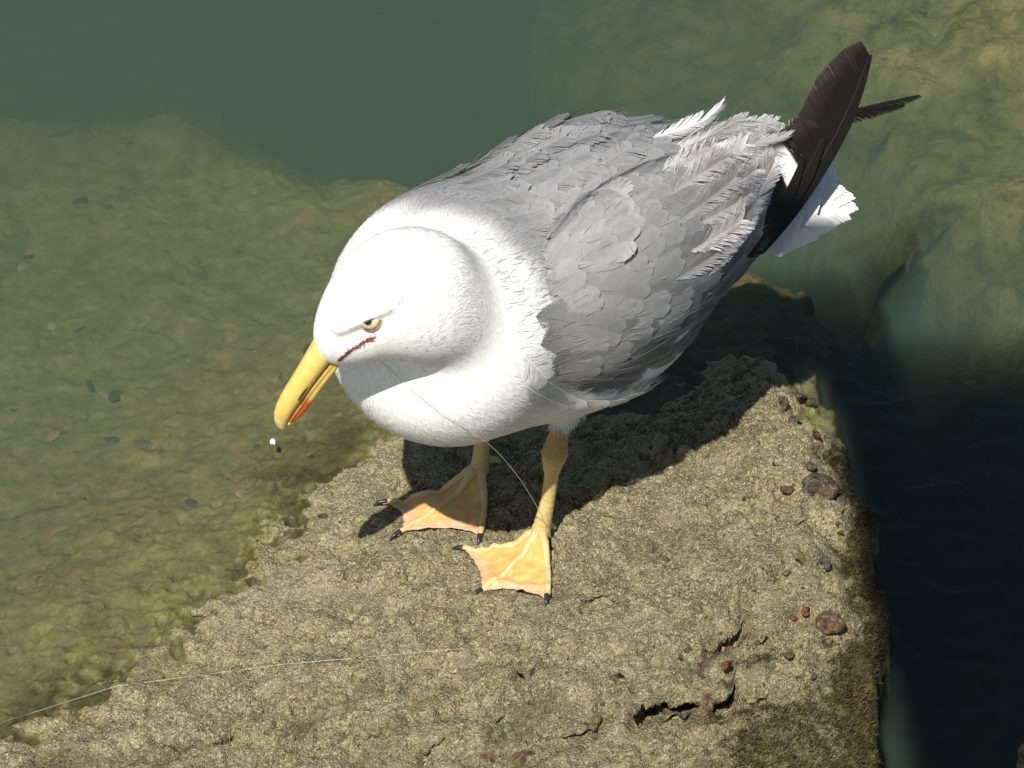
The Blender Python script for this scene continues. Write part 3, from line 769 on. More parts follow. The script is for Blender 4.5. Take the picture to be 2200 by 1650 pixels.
# ---- black primaries
def dark_tint(mirror=None, seed=0):
    def f(T):
        q, t_, sd_ = T[:, 0], T[:, 1], T[:, 2]
        c = np.broadcast_to(np.array([.009, .0068, .0062]), (len(T), 3)).copy()
        worn = (.32 * sstep(.5, 1, q) * (sd_ > 0))[:, None]
        c = lerp(c, np.array([.085, .060, .050]), worn)
        tipw = (sstep(.985, .995, t_) * sstep(.55, .65, q) * sstep(.9, .8, q) * (sd_ > 0))[:, None]
        c = lerp(c, np.array([.70, .69, .66]), tipw * .9)
        if mirror: c = lerp(c, np.array([.80, .80, .79]), (sstep(mirror[0], mirror[0] + .03, t_) * sstep(mirror[1] + .03, mirror[1], t_) * (sd_ > 0) * sstep(.85, .7, q))[:, None])
        return c
    return f
PR = [(1876, 98, .022, None), (1850, 158, .025, None), (1812, 222, .030, None), (1772, 275, .036, None), (1722, 322, .040, (.70, .90)), (1708, 392, .046, None)]
for i, (tx, ty, s_, mir) in enumerate(PR):
    tipl = at_s(tx, ty, s_); rt = at_s(1604 - 3 * i, 552, .058 + .0006 * i); d = tipl - rt; L = np.linalg.norm(d) * (.96 if i == 0 else .94)
    nrm = np.array([-.15, .62, .60])
    geo = feather_geo(L, .037 if i == 0 else .036, int(L / .0006), fray=.06, clump=30, r=r, sweep=.50, tipr=.34, asym=1.6, base=.05)
    lay('primary_feather', wings[1], rt, d, geo, dark_tint(mir), h0=.0010 * i, lift=.0, droop=.002, conform=0, nrm=nrm, mat=M_BLK, bow=-(.011 if i == 0 else .012) * (L / .16) ** 2)
tipl = at_s(1975, 205, -.030); rt = at_s(1700, 275, -.022); d = tipl - rt; L = np.linalg.norm(d)
for k in range(2):
    geo = feather_geo(L * (1 - .12 * k), .009, 120, fray=.5, clump=12, r=r, sweep=1.2, tipr=.5, asym=.6, base=.05)
    lay('primary_feather', wings[-1], rt, d + np.array([0, 0, -.006 * k]), geo, dark_tint(), h0=.001 * k, lift=0, conform=0, nrm=(.30, .35, .86), mat=M_BLK)

# ---- white tail
def white_tint(T): return np.broadcast_to(np.array([.82, .82, .81]), (len(T), 3))
for i, (tx, ty, s_) in enumerate([(1752, 388, -.004), (1786, 380, .000), (1808, 392, .005), (1818, 412, .010), (1800, 432, .016), (1764, 452, .021), (1716, 478, .026)]):
    tipl = at_s(tx, ty, s_ + .030); rt = at_s(1596 + 3 * i, 484 + 7 * i, .030 + .0015 * i); d = tipl - rt; L = np.linalg.norm(d) * .95
    geo = feather_geo(L, .027, int(L / .0005), fray=.16, clump=0, r=r, sweep=.8, tipr=.07, base=.1)
    lay('tail_feather', body, rt, d, geo, white_tint, h0=-.0010 * i, lift=0, droop=.001, conform=0, nrm=(-.1, .45, .88))

# ---- fine plumage blades
def blades(name, parent, P, N, D, L, W, lift, col, r, mat):
    n = len(P); E = np.cross(N, D); 
    curve = lift[:, None]
    b0 = P - E * W[:, None] - N * .0004; b1 = P + E * W[:, None] - N * .0004
    m = P + D * (L * .55)[:, None] + N * (curve * .6); m0 = m - E * (W * .8)[:, None]; m1 = m + E * (W * .8)[:, None]
    tp = P + D * L[:, None] + N * curve
    V = np.stack([b0, b1, m1, m0, tp], 1).reshape(-1, 3); k = np.arange(n)[:, None] * 5
    F4 = np.concatenate([k + np.array([0, 1, 2]), k + np.array([0, 2, 3]), k + np.array([3, 2, 4])], 0)
    o = kid(name, L2W(V), F4, mat, parent, True, None, {'tint': np.repeat(col, 5, 0)})
    o['kind'] = 'stuff'; return o
def flow(p):
    f, s, u = p[:, 0], p[:, 1], p[:, 2]
    hw = sstep(.030, -.004, np.minimum(np.linalg.norm((p - HL(-.047, 0, -.002)) / np.array([1, 1, 1]), axis=1) - .045, 1))[:, None]
    d = np.stack([-1 + 0 * f, .0 * s, 0 * f], 1)
    chest = (sstep(.02, .09, f))[:, None]
    d = lerp(d, np.stack([-.35 + 0 * f, .9 * np.sign(s) * np.abs(s) / .06 * .6, -.8 + 0 * f], 1), chest)
    hd = np.broadcast_to(-HB + .15 * -HU, d.shape)
    return unit(lerp(d, hd, hw))
r = np.random.default_rng(33)
P = surf_pts(F_body, 46000, lambda p: (F_wing(p, 1) > -.001) & (F_wing(p, -1) > -.001) & (p[:, 0] > -.22), r, ((-.23, -.09, .10), (.25, .09, .35)))
N = unit(grad(F_body, P)); D = flow(P) + .16 * r.normal(size=P.shape); D = unit(D - N * np.sum(D * N, 1, keepdims=True))
g = grey_mask(P)[:, None]; col = lerp(np.array([.84, .83, .81]), np.array([.285, .287, .294]), g) * (1 + .06 * r.normal(size=(len(P), 1)))
eye_d = np.linalg.norm(P - EYE, axis=1)
hdd = np.linalg.norm(P - HL(-.02, 0, 0), axis=1)
sc = np.clip(hdd / .09, .35, 1)
ok = (eye_d > .0075) & (np.linalg.norm(P - HL(.006, 0, 0), axis=1) > .012)
L = (.0050 + .0045 * r.random(len(P))) * sc; W = .00022 + .00012 * r.random(len(P)); lf = (.0001 + .0006 * r.random(len(P)) ** 2) * sc
blades('plumage', body, P[ok], N[ok], D[ok], L[ok], W[ok], lf[ok], col[ok], r, M_FEA)
# long soft flank feathers drooping over the lower wing edge, and the thigh tuft
for (x0, y0, x1, y1) in [(1150, 800, 1215, 850), (1180, 850, 1260, 850), (1215, 860, 1300, 850), (1250, 865, 1340, 845), (1290, 860, 1375, 830), (1330, 850, 1415, 812), (1120, 760, 1165, 810), (1130, 830, 1200, 870), (1310, 875, 1395, 838)]:
    p = ray_hit(F_body, x0, y0); q = ray_hit(F_body, x1, y1); L = np.linalg.norm(q - p)
    geo = feather_geo(L, .020, int(L / .0005), fray=.6, clump=8, r=r, sweep=1.3, tipr=.4)
    lay('flank_feather', body, p, q - p, geo, white_tint, h0=.0008, lift=.004, droop=.0012, F=F_body, lp=1.2)

# fine grey fuzz that softens the wing coverts
r = np.random.default_rng(35)
for sg in (1, -1):
    P = surf_pts(F_all, 450 if sg > 0 else 500, lambda p: (p[:, 1] * sg > .02) & (p[:, 0] < .045) & (p[:, 2] > (.15 if sg > 0 else .19)) & (F_wing(p, sg) < .003), r, ((-.19, -.09, .13), (.06, .09, .29)))
    N = unit(grad(F_all, P)); D = np.array([-1, -.15 * sg, -.1]) + .25 * r.normal(size=P.shape); D = unit(D - N * np.sum(D * N, 1, keepdims=True))
    n = len(P); hgt = .0008 + .0016 * r.random(n)
    blades('plumage', wings[sg], P + N * hgt[:, None], N, D, .006 + .008 * r.random(n), .00012 + .00012 * r.random(n), .0004 + .0016 * r.random(n) ** 2, G0 * lerp(.9, 1.35, r.random((n, 1)) ** 2), r, M_FEA)

# pale feathering that laps over the front of the wing, and loose wisps at the rear
P = surf_pts(F_all, 500, lambda p: (p[:, 1] > .022) & (p[:, 0] < .062) & (p[:, 0] > .012) & (p[:, 2] > .14), r, None)
N = unit(grad(F_all, P)); D = np.array([-1, .0, -.12]) + .22 * r.normal(size=P.shape); D = unit(D - N * np.sum(D * N, 1, keepdims=True)); n = len(P)
gk = sstep(.070, .044, P[:, 0] + .006 * r.normal(size=n))[:, None] * sstep(.17, .20, P[:, 2])[:, None]
blades('plumage', body, P + N * .0004, N, D, .006 + .005 * r.random(n), .00014 + .00012 * r.random(n), .0002 + .0004 * r.random(n), lerp(np.array([.83, .82, .80]), G0 * 1.2, gk), r, M_FEA)
n = 80; W0 = [ray_hit(F_all, *q_) for q_ in zip(r.uniform(1430, 1640, n), r.uniform(285, 400, n))]
P = np.array(W0); N = unit(grad(F_all, P)); D = unit(np.array([-.9, -.15, .30]) + .18 * r.normal(size=P.shape))
blades('plumage', wings[1], P, unit(np.cross(D, r.normal(size=P.shape))), D, .014 + .020 * r.random(n), .00009 + .00010 * r.random(n), .004 * r.normal(size=n), lerp(np.array([.45, .42, .39]), np.array([.82, .82, .81]), r.random((n, 1))), r, M_FEA)
# ------------------------------------------------------------------ bill
def tube(path, rad, nseg=14, flat=None, upv=None, cap=True):
    path = np.asarray(path, float); n = len(path); rad = np.asarray(rad, float)
    if rad.ndim == 1: rad = np.stack([rad, rad], 1)
    T = unit(np.gradient(path, axis=0)); up = np.array([0, 0, 1.0]) if upv is None else np.asarray(upv, float)
    V = []
    for i in range(n):
        a = np.cross(T[i], up); a = a / (np.linalg.norm(a) + 1e-9); b = np.cross(a, T[i])
        th = np.arange(nseg) * 2 * np.pi / nseg
        V.append(path[i] + np.outer(np.cos(th) * rad[i, 0], a) + np.outer(np.sin(th) * rad[i, 1], b))
    V = np.concatenate(V); Fc = []
    for i in range(n - 1):
        for j in range(nseg):
            a0 = i * nseg + j; a1 = i * nseg + (j + 1) % nseg; Fc.append((a0, a1, a1 + nseg, a0 + nseg))
    if cap:
        V = np.concatenate([V, path[:1], path[-1:]]); c0 = len(V) - 2
        for j in range(nseg): Fc.append((c0, (j + 1) % nseg, j)); Fc.append((c0 + 1, (n - 1) * nseg + j, (n - 1) * nseg + (j + 1) % nseg))
    return V, Fc
def smooth_path(pts, n):
    pts = np.asarray(pts, float); k = len(pts); t = np.linspace(0, k - 1, n); out = []
    P = np.concatenate([2 * pts[:1] - pts[1:2], pts, 2 * pts[-1:] - pts[-2:-1]])
    for q in t:
        i = min(int(q), k - 2); u = q - i; a, b, c, d = P[i:i + 4]
        out.append(.5 * ((2 * b) + (-a + c) * u + (2 * a - 5 * b + 4 * c - d) * u * u + (-a + 3 * b - 3 * c + d) * u ** 3))
    return np.array(out)
def tint_mat(name, rough, bump=None, coat=0.0, spec=.5, sss=0.0):
    t = NT(name); c = t.attr('tint', 'Color'); o = t.coord('Object')
    n = t.noise(o, 180, 4, .6)
    t.p(Base_Color=t.mix(1.0, c, t.ramp(n, [(.25, .82), (.75, 1.10)]), 'MULTIPLY'), Roughness=rough)
    t.b.inputs['Specular IOR Level'].default_value = spec; t.b.inputs['Coat Weight'].default_value = coat
    if sss: t.b.inputs['Subsurface Weight'].default_value = sss; t.b.inputs['Subsurface Radius'].default_value = (.004, .002, .001); t.b.inputs['Subsurface Scale'].default_value = 1.0
    if bump: t.p(Normal=t.bump(t.noise(o, bump[0], 3, .6), bump[1], bump[2]))
    return t.m
M_BILL = tint_mat('bill_horn', .38, (300, .15, .0006))
YEL, PAL, REDC = np.array([.70, .50, .125]), np.array([.66, .56, .27]), np.array([.50, .085, .018])
def horn(name, A, top, bot, wid, a0, a1, tint, n=60, m=20, hollow=None):
    av = np.linspace(a0, a1, n); V, col = [], []
    for a in av:
        ut, ub, w = np.interp(a, A, top), np.interp(a, A, bot), np.interp(a, A, wid)
        for j in range(m):
            th = 2 * np.pi * j / m; cx, sx = math.cos(th), math.sin(th)
            sx_ = np.sign(sx) * abs(sx) ** .85; cx_ = np.sign(cx) * abs(cx) ** .8
            uu = .5 * (ut + ub) + .5 * (ut - ub) * sx_
            ww = w * cx_ * (1 - .30 * max(sx, 0)) if name == 'upper_mandible' else w * cx_ * (1 - .35 * max(-sx, 0))
            V.append(H2W(a, ww, uu)); col.append(tint(a, (uu - ub) / (ut - ub + 1e-6)))
    Fc = [(i * m + j, i * m + (j + 1) % m, (i + 1) * m + (j + 1) % m, (i + 1) * m + j) for i in range(n - 1) for j in range(m)]
    Fc += [tuple(range(m))[::-1], tuple((n - 1) * m + j for j in range(m))]
    return kid(name, V, Fc, M_BILL, bill if name != 'upper_mandible' else gull, True, None, {'tint': np.array(col)})
A = np.array([-.014, .0, .015, .030, .042, .050, .056, .061, .0645, .0665]) * .97
def t_up(a, k):
    c = lerp(YEL, np.array([.74, .53, .17]), sstep(.02, .0, a)); c = lerp(c, PAL, sstep(.052, .064, a)); return c
bill = horn('upper_mandible', A, np.array([.0124, .0122, .0108, .0097, .0089, .0074, .0054, .0024, -.0018, -.0065]),
            np.array([-.0034, -.0028, -.0028, -.0032, -.0038, -.0044, -.0052, -.0064, -.0078, -.0085]),
            np.array([.0096, .0088, .0074, .0064, .0058, .0052, .0044, .0034, .0022, .0006]), -.014, .0640, t_up)
bill.name = 'bill'; tag(bill, 'stout yellow bill with hooked pale tip')
def t_lo(a, k):
    c = lerp(YEL * .95, REDC, sstep(.032, .038, a) * sstep(.0560, .0535, a) * sstep(.97, .85, k)); return lerp(c, PAL, sstep(.055, .060, a))
low = horn('lower_mandible', A, np.array([-.0038, -.0031, -.0031, -.0035, -.0041, -.0047, -.0055, -.0066, -.0080, -.0087]),
     np.array([-.0114, -.0114, -.0113, -.0116, -.0126, -.0122, -.0104, -.0088, -.0088, -.0090]),
     np.array([.0090, .0081, .0068, .0058, .0052, .0045, .0035, .0022, .0010, .0004]), -.014, .0585, t_lo)
tag(low, 'yellow lower mandible with a red spot')
def flat_mat(name, col, rough=.5, spec=.5):
    t = NT(name); o = t.coord('Object'); t.p(Base_Color=t.mix(1.0, col, t.ramp(t.noise(o, 200, 3, .6), [(.3, .8), (.7, 1.15)]), 'MULTIPLY'), Roughness=rough)
    t.b.inputs['Specular IOR Level'].default_value = spec; return t.m
M_DARK = flat_mat('dark_skin', (.025, .016, .010), .7)
V, Fc = tube([H2W(a, .0061, .0016 - .05 * (a - .026)) for a in np.linspace(.026, .037, 8)], np.stack([np.full(8, .0007), .0008 * np.sin(np.linspace(.25, 2.9, 8))], 1), 8)
kid('nostril', V, Fc, M_DARK, bill)
V, Fc = tube([H2W(a, np.interp(a, A, [.0094, .0085, .0071, .0061, .0055, .0049, .0040, .0030, .0018, .0006]), np.interp(a, A, [-.0036, -.0030, -.0030, -.0034, -.0040, -.0046, -.0054, -.0065, -.0079, -.0086])) for a in np.linspace(-.006, .055, 30)], np.full(30, .00030), 6)
kid('mouth_line', V, Fc, flat_mat('mouth_line', (.22, .12, .025), .6), bill)

# gape stain: rust-red flecks of soiled feathers behind the bill corner
r = np.random.default_rng(51)
ga = [ray_hit(F_body, x, y) for x, y in ((727, 776), (746, 760), (775, 742), (803, 728))]
gp = smooth_path(ga, 60); gi = r.integers(0, 60, 420); sp = .0007 * r.normal(size=(420, 3)) * (.5 + 1.0 * (gi / 60.0))[:, None]
P, N = to_surf(F_body, gp[gi] + sp, 3); D = -HB + .3 * r.normal(size=P.shape) * 1.0 + .25 * HU; D = unit(D - N * np.sum(D * N, 1, keepdims=True))
col = lerp(np.array([.20, .035, .020]), np.array([.38, .13, .08]), r.random((len(P), 1)))
blades('gape_stain', body, P + N * .0003, N, D, .0016 + .0010 * r.random(len(P)), np.full(len(P), .00024), .0001 + .0002 * r.random(len(P)), col, r, M_FEA)

# ---- eye
EC = EYE - _n * .0052 + _u * .0002
bmv = []
def sphere(c, rad, A_, nu=24, nv=16, cut=None):
    V = [c + A_[1] * rad]; Fc = []
    for i in range(1, nv):
        ph = np.pi * i / nv
        for j in range(nu):
            th = 2 * np.pi * j / nu; V.append(c + rad * (math.cos(ph) * A_[1] + math.sin(ph) * (math.cos(th) * A_[0] + math.sin(th) * A_[2])))
    V.append(c - A_[1] * rad); V = np.array(V)
    for j in range(nu): Fc.append((0, 1 + j, 1 + (j + 1) % nu))
    for i in range(nv - 2):
        for j in range(nu): a0 = 1 + i * nu + j; a1 = 1 + i * nu + (j + 1) % nu; Fc.append((a0, a0 + nu, a1 + nu, a1))
    z = len(V) - 1
    for j in range(nu): Fc.append((z, z - nu + (j + 1) % nu, z - nu + j))
    return V, Fc
# look direction: outwards, a little forward and down
lk = unit(_n + .05 * _d + .10 * _u); ax0 = unit(np.cross(lk, _u)); ax2 = np.cross(ax0, lk); AE = np.stack([ax0, lk, ax2])
V, Fc = sphere(EC, .0076, AE, 28, 22)
ang = np.arccos(np.clip(unit(V - EC) @ lk, -1, 1))
col = np.where((ang < .36)[:, None], np.array([.008, .007, .006]), np.where((ang < 1.05)[:, None], np.array([.62, .58, .36]), np.array([.30, .26, .14])))
col = lerp(col, np.array([.16, .13, .06]), (sstep(.85, 1.05, ang) * .8)[:, None])
M_EYE = tint_mat('eye', .08, None, 1.0)
eye = kid('eye', L2W(V), Fc, M_EYE, gull, True, None, {'tint': col}); tag(eye, 'pale yellow eye with an orange rim')
th = np.linspace(0, 2 * np.pi, 41)
UT = unit(_u + .10 * _d)
V, Fc = sphere(EC, .0083, AE, 40, 40); dv_ = unit(V - EC)
up_ = dv_ @ UT; fw = dv_ @ _d; lim_hi = .16 - .30 * fw ** 2; lim_lo = -.56 + .50 * fw ** 2
def shell(cond): return [f_ for f_ in Fc if all(cond[i] for i in f_)]
tn = np.where((up_ < lim_hi + .10)[:, None], np.array([.10, .075, .055]), np.array([.72, .71, .68]))
kid('upper_eyelid', L2W(V), shell(up_ > lim_hi - .05), M_FEA, eye, True, None, {'tint': tn})
tn = np.where((up_ > lim_lo - .13)[:, None], np.array([.48, .15, .03]), np.array([.52, .48, .44]))
kid('lower_eyelid', L2W(V), shell((up_ < lim_lo + .05) | (np.abs(fw) > .93)), M_FEA, eye, True, None, {'tint': tn})

# ------------------------------------------------------------------ legs and webbed feet
M_LEG = tint_mat('leg_skin', .48, (420, .5, .0010), 0, .4, .0)
LEGC, WEBC, PINK = np.array([.56, .42, .155]), np.array([.66, .385, .125]), np.array([.68, .39, .24])
M_CLAW = flat_mat('claw', (.028, .024, .026), .35)
def rings(n, k): return 1 + .022 * np.sin(np.arange(n) * k)
def build_leg(foot, knee, hip, radii, label):
    path = smooth_path([foot, lerp(foot, knee, .5) + np.array([.001, 0, 0]), knee, hip], 60)
    tt = np.linspace(0, 1, 60); rad = np.interp(tt, [0, .10, .3, .52, .62, .68, .74, .85, 1], radii) * rings(60, 2.1)
    V, Fc = tube(path, np.stack([rad, rad * 1.12], 1), 18)
    k = sstep(.58, .72, np.repeat(tt, 18)); k = np.concatenate([k, [0, 1]])
    col = lerp(LEGC, np.array([.34, .22, .055]), k[:, None] * .75) * (1 + .08 * np.sin(np.arange(len(V)) * .9))[:, None]
    o = kid('leg', V, Fc, M_LEG, gull, True, None, {'tint': col}); tag(o, label); return o
def build_foot(leg, base, toes, hal, sink=.0):
    base = np.asarray(base); paths = []; N = 22
    def gz(p, h): return np.array([p[0], p[1], slab_z(p[0], p[1]) + h])
    for t_ in toes:
        t_ = np.asarray(t_); q = np.linspace(0, 1, N); pl = []
        side = np.array([-(t_ - base)[1], (t_ - base)[0], 0]); 
        for x in q:
            p = lerp(base, t_, x) + side * .05 * math.sin(x * math.pi); g = gz(p, 0)
            h = lerp(.011, .0030, sstep(0, .55, x)) + .0014 * abs(math.sin(x * 3 * math.pi)) * (1 - x)
            pl.append(np.array([p[0], p[1], max(lerp(lerp(base[2], t_[2], x), g[2], sstep(0, .35, x)), g[2]) + h]))
        paths.append(np.array(pl))
    # web sheets with scalloped front edges
    V, Fc, col = [], [], []
    nu, nv = 20, 26
    for wA, wB in ((0, 1), (1, 2)):
        k0 = len(V); 
        for layer in (0, 1):
            for i in range(nu):
                u = i / (nu - 1); scal = 1 - (.09 if wA == 0 else .12) * math.sin(u * math.pi) ** .8
                scal += .008 * math.sin(u * 40 + wA)
                for j in range(nv):
                    v = j / (nv - 1) * scal * .96
                    fi = v * (N - 1); i0 = min(int(fi), N - 2); w = fi - i0
                    a_, b_ = lerp(paths[wA][i0], paths[wA][i0 + 1], w), lerp(paths[wB][i0], paths[wB][i0 + 1], w)
                    p = lerp(a_, b_, u); g = slab_z(p[0], p[1])
                    sag = .0012 * math.sin(u * math.pi) * sstep(.05, .4, v) - .0004 * math.sin(u * 22 + v * 9) * v
                    z = max(p[2] - sag, g + .0012)
                    wr = .00025 * math.sin(v * 55 + 3 * math.sin(u * 6)) * sstep(.2, .5, v)
                    V.append((p[0], p[1], z + wr - (.0011 if layer else 0)))
                    edge = sstep(.78, 1.0, j / (nv - 1)) * .8 + .25 * sstep(.6, 1, v) * math.sin(u * math.pi)
                    c = lerp(WEBC, PINK, min(edge, 1)); c = lerp(c, np.array([.70, .46, .11]), .5 * sstep(.5, .1, v)); col.append(c)
        n1 = nu * nv
        for i in range(nu - 1):
            for j in range(nv - 1):
                a0 = k0 + i * nv + j; Fc.append((a0, a0 + 1, a0 + nv + 1, a0 + nv)); b0 = a0 + n1; Fc.append((b0, b0 + nv, b0 + nv + 1, b0 + 1))
        for i in range(nu - 1):
            a0 = k0 + i * nv + nv - 1; Fc.append((a0, a0 + n1, a0 + n1 + nv, a0 + nv))
    foot = kid('webbed_foot', V, Fc, M_LEG, leg, True, None, {'tint': np.array(col)})
    nm = 0
    for k, pl in enumerate(paths):
        q = np.linspace(0, 1, N); rr = np.interp(q, [0, .2, .6, .9, 1], [.0038, .0027, .0019, .0021, .0014]) * (1 + .07 * np.sin(q * 60))
        V, Fc = tube(pl, np.stack([rr, rr * .85], 1), 12)
        colr = np.broadcast_to(lerp(LEGC, np.array([.68, .50, .26]), .45), (len(V), 3)).copy(); colr = lerp(colr, PINK, (sstep(.85, 1, np.concatenate([np.repeat(q, 12), [0, 1]])) * .6)[:, None])
        kid('toe', V, Fc, M_LEG, leg, True, None, {'tint': colr})
        d = unit(pl[-1] - pl[-5]); d[2] = 0; d = unit(d); e = pl[-1]
        cp = smooth_path([e - d * .003 + np.array([0, 0, .0012]), e + d * .002 + np.array([0, 0, .0012]), e + d * .0045 - np.array([0, 0, .0003]), e + d * .0062 - np.array([0, 0, .0020])], 12)
        V, Fc = tube(cp, np.stack([np.linspace(.0019, .0003, 12), np.linspace(.0016, .0003, 12)], 1), 10)
        kid('claw', V, Fc, M_CLAW, leg)
    hp = smooth_path([hal[0], lerp(hal[0], hal[1], .5) + np.array([0, 0, .001]), hal[1]], 10)
    V, Fc = tube(hp, np.linspace(.0032, .0012, 10), 10)
    kid('hind_toe', V, Fc, M_LEG, leg, True, None, {'tint': np.broadcast_to(LEGC * .9, (len(V), 3))})

nf = on_slab(1160, 1172) + np.array([0, 0, .010]); nk = nf + np.array([.0105, .010, .0]); nk = at_y(1191, 978, nf[1] + .012); nh = at_y(1207, 905, nf[1] + .022)
nh2 = lerp(nk, nh, 1.6)
legN = build_leg(nf, nk, nh2, [.0068, .0054, .0044, .0046, .0072, .0088, .0074, .0052, .0050], 'yellow leg with a knobbly ankle, standing in sunlight')
build_foot(legN, nf - np.array([0, 0, .008]), [on_slab(990, 1186), on_slab(1027, 1280), on_slab(1174, 1295)], (nf + np.array([.004, .006, .004]), nf + np.array([.010, .010, -.004])))
ff = on_slab(1030, 1034) + np.array([0, 0, .010]); fk = at_y(1033, 900, ff[1] + .010); fh = at_y(1040, 830, ff[1] + .016)
legF = build_leg(ff, fk, fh, [.0068, .0060, .0052, .0054, .0066, .0072, .0070, .0062, .0062], 'yellow leg half in the shade of the body')
build_foot(legF, ff - np.array([0, 0, .008]), [on_slab(822, 1087), on_slab(853, 1156), on_slab(1030, 1164)], (ff + np.array([.006, .004, .006]), ff + np.array([.014, .006, .002])))
# feathered thighs hanging from the belly
r = np.random.default_rng(61)
for lg, top, bot in ((body, W2L(nh2), W2L(lerp(nk, nh, .78))), (body, W2L(lerp(fk, fh, 1.4)), W2L(lerp(fk, fh, .4)))):
    path = np.array([lerp(top, bot, k) for k in np.linspace(0, 1, 14)])
    V, Fc = tube(L2W(path), np.interp(np.linspace(0, 1, 14), [0, .5, .85, 1], [.016, .010, .0065, .0040]), 16)
    kid('thigh', V, Fc, M_PLUM, body, True, {'grey': np.zeros(len(V))})
    n = 700; k = r.random(n); th_ = r.random(n) * 6.283; ax = unit(bot - top)
    a_ = unit(np.cross(ax, [1, 0, 0])); b_ = np.cross(ax, a_); Nn = np.cos(th_)[:, None] * a_ + np.sin(th_)[:, None] * b_
    Pq = lerp(top, bot, k[:, None]) + Nn * np.interp(k, [0, .5, .85, 1], [.016, .010, .0065, .0040])[:, None]
    Dq = unit(ax + .22 * r.normal(size=(n, 3)))
    blades('plumage', body, Pq, Nn, Dq, .004 + .004 * r.random(n), np.full(n, .00025), .0002 + .0012 * r.random(n) ** 2, np.broadcast_to(np.array([.80, .79, .76]), (n, 3)), r, M_FEA)

# ------------------------------------------------------------------ small things on the slab
r = np.random.default_rng(71)
def snail_mesh(turns=2.6, tall=.75, seed=0):
    n, m = 44, 12; V, Fc = [], []
    for i in range(n):
        t_ = i / (n - 1) * turns * 2 * np.pi; g = math.exp(-.26 * t_)            # whorls shrink towards the apex
        R = .40 * g; c = np.array([R * math.cos(t_), R * math.sin(t_), tall * (1 - g) * 1.15]); rr = .66 * g
        e = np.array([math.cos(t_), math.sin(t_), 0])
        for j in range(m):
            a = 2 * np.pi * j / m; V.append(c + rr * (math.cos(a) * e * 1.05 + math.sin(a) * np.array([0, 0, 1.0])) * (1 + .03 * math.sin(5 * a + seed)))
    for i in range(n - 1):
        for j in range(m): a0 = i * m + j; a1 = i * m + (j + 1) % m; Fc.append((a0, a1, a1 + m, a0 + m))
    Fc += [tuple(range(m))[::-1], tuple((n - 1) * m + j for j in range(m))]
    return np.array(V), Fc
def shell_mat(name, c0, c1, rough=.45):
    t = NT(name); o = t.coord('Object')
    t.p(Base_Color=t.ramp(t.noise(o, 2.4, 4, .6, .6), [(.35, c0), (.65, c1)]), Roughness=rough, Normal=t.bump(t.noise(o, 9, 4, .6), .4, .05)); return t.m
SHM = [shell_mat('shell_brown', (.030, .018, .009), (.12, .075, .036)), shell_mat('shell_grey', (.028, .024, .017), (.10, .082, .052)), shell_mat('shell_rust', (.055, .016, .008), (.20, .065, .026), .3), shell_mat('shell_olive', (.060, .052, .017), (.17, .145, .06))]
sv, sf = snail_mesh(); base_me = {}
for k, m_ in enumerate(SHM):
    o = mesh_obj('sea_snail', sv, sf, m_); base_me[k] = o.data; bpy.data.objects.remove(o)
def put(name, me, px, py, size, rot, sink, sc=(1, 1, 1)):
    p = on_slab(px, py); o = bpy.data.objects.new(name, me); COL.objects.link(o)
    o.scale = np.array(sc) * size; o.rotation_euler = rot; o.location = p + np.array([0, 0, sink * size]); return o
lab = {0: 'small brown sea snail on the rock slab near its right edge', 1: 'small grey-brown sea snail on the rock slab near its right edge',
       2: 'small rusty red sea snail on the lower right of the slab', 3: 'small olive sea snail half sunk in the rock slab'}
PXM = 1 / 3150.0
OWN = {(1678, 872): 'plump brown sea snail just outside the edge of the gull\'s shadow', (1716, 864): 'brown sea snail between the plump snail and the slab\'s wet far corner',
       (1742, 870): 'grey-brown sea snail on the wet far corner of the slab', (1730, 866): 'tiny grey snail squeezed between two bigger snails by the wet corner',
       (1712, 912): 'grey sea snail lying below the cluster by the gull\'s shadow', (1693, 1057): 'brown sea snail beside the left end of the dark limpet',
       (1745, 1013): 'flat grey-brown snail tucked against the upper rim of the dark limpet', (1731, 1324): 'shiny rusty red snail beside the large brown whelk shell',
       (1707, 1331): 'small dark red snail beside the shiny rusty red snail', (1786, 1363): 'small olive snail pressed against the large brown whelk shell',
       (1562, 1449): 'reddish snail between the two dark red crusts of the slab', (1872, 1168): 'pointed grey snail perched on the slab\'s very edge above the water',
       (1772, 1217): 'grey sea snail next to a red crust near the slab\'s edge', (1712, 1207): 'olive sea snail half sunk in pale rock near the grey one',
       (1277, 1549): 'olive-brown snail beside the long dark crack of the slab', (1264, 1567): 'tiny brown snail touching the olive-brown snail by the crack',
       (1113, 1590): 'olive snail just above the long brown whelk shell', (1296, 1517): 'tiny grey snail above the olive-brown snail by the crack',
       (1834, 1342): 'olive snail on the mossy rim beside the large brown whelk shell', (1280, 1592): 'small olive snail below the olive-brown snail by the crack'}
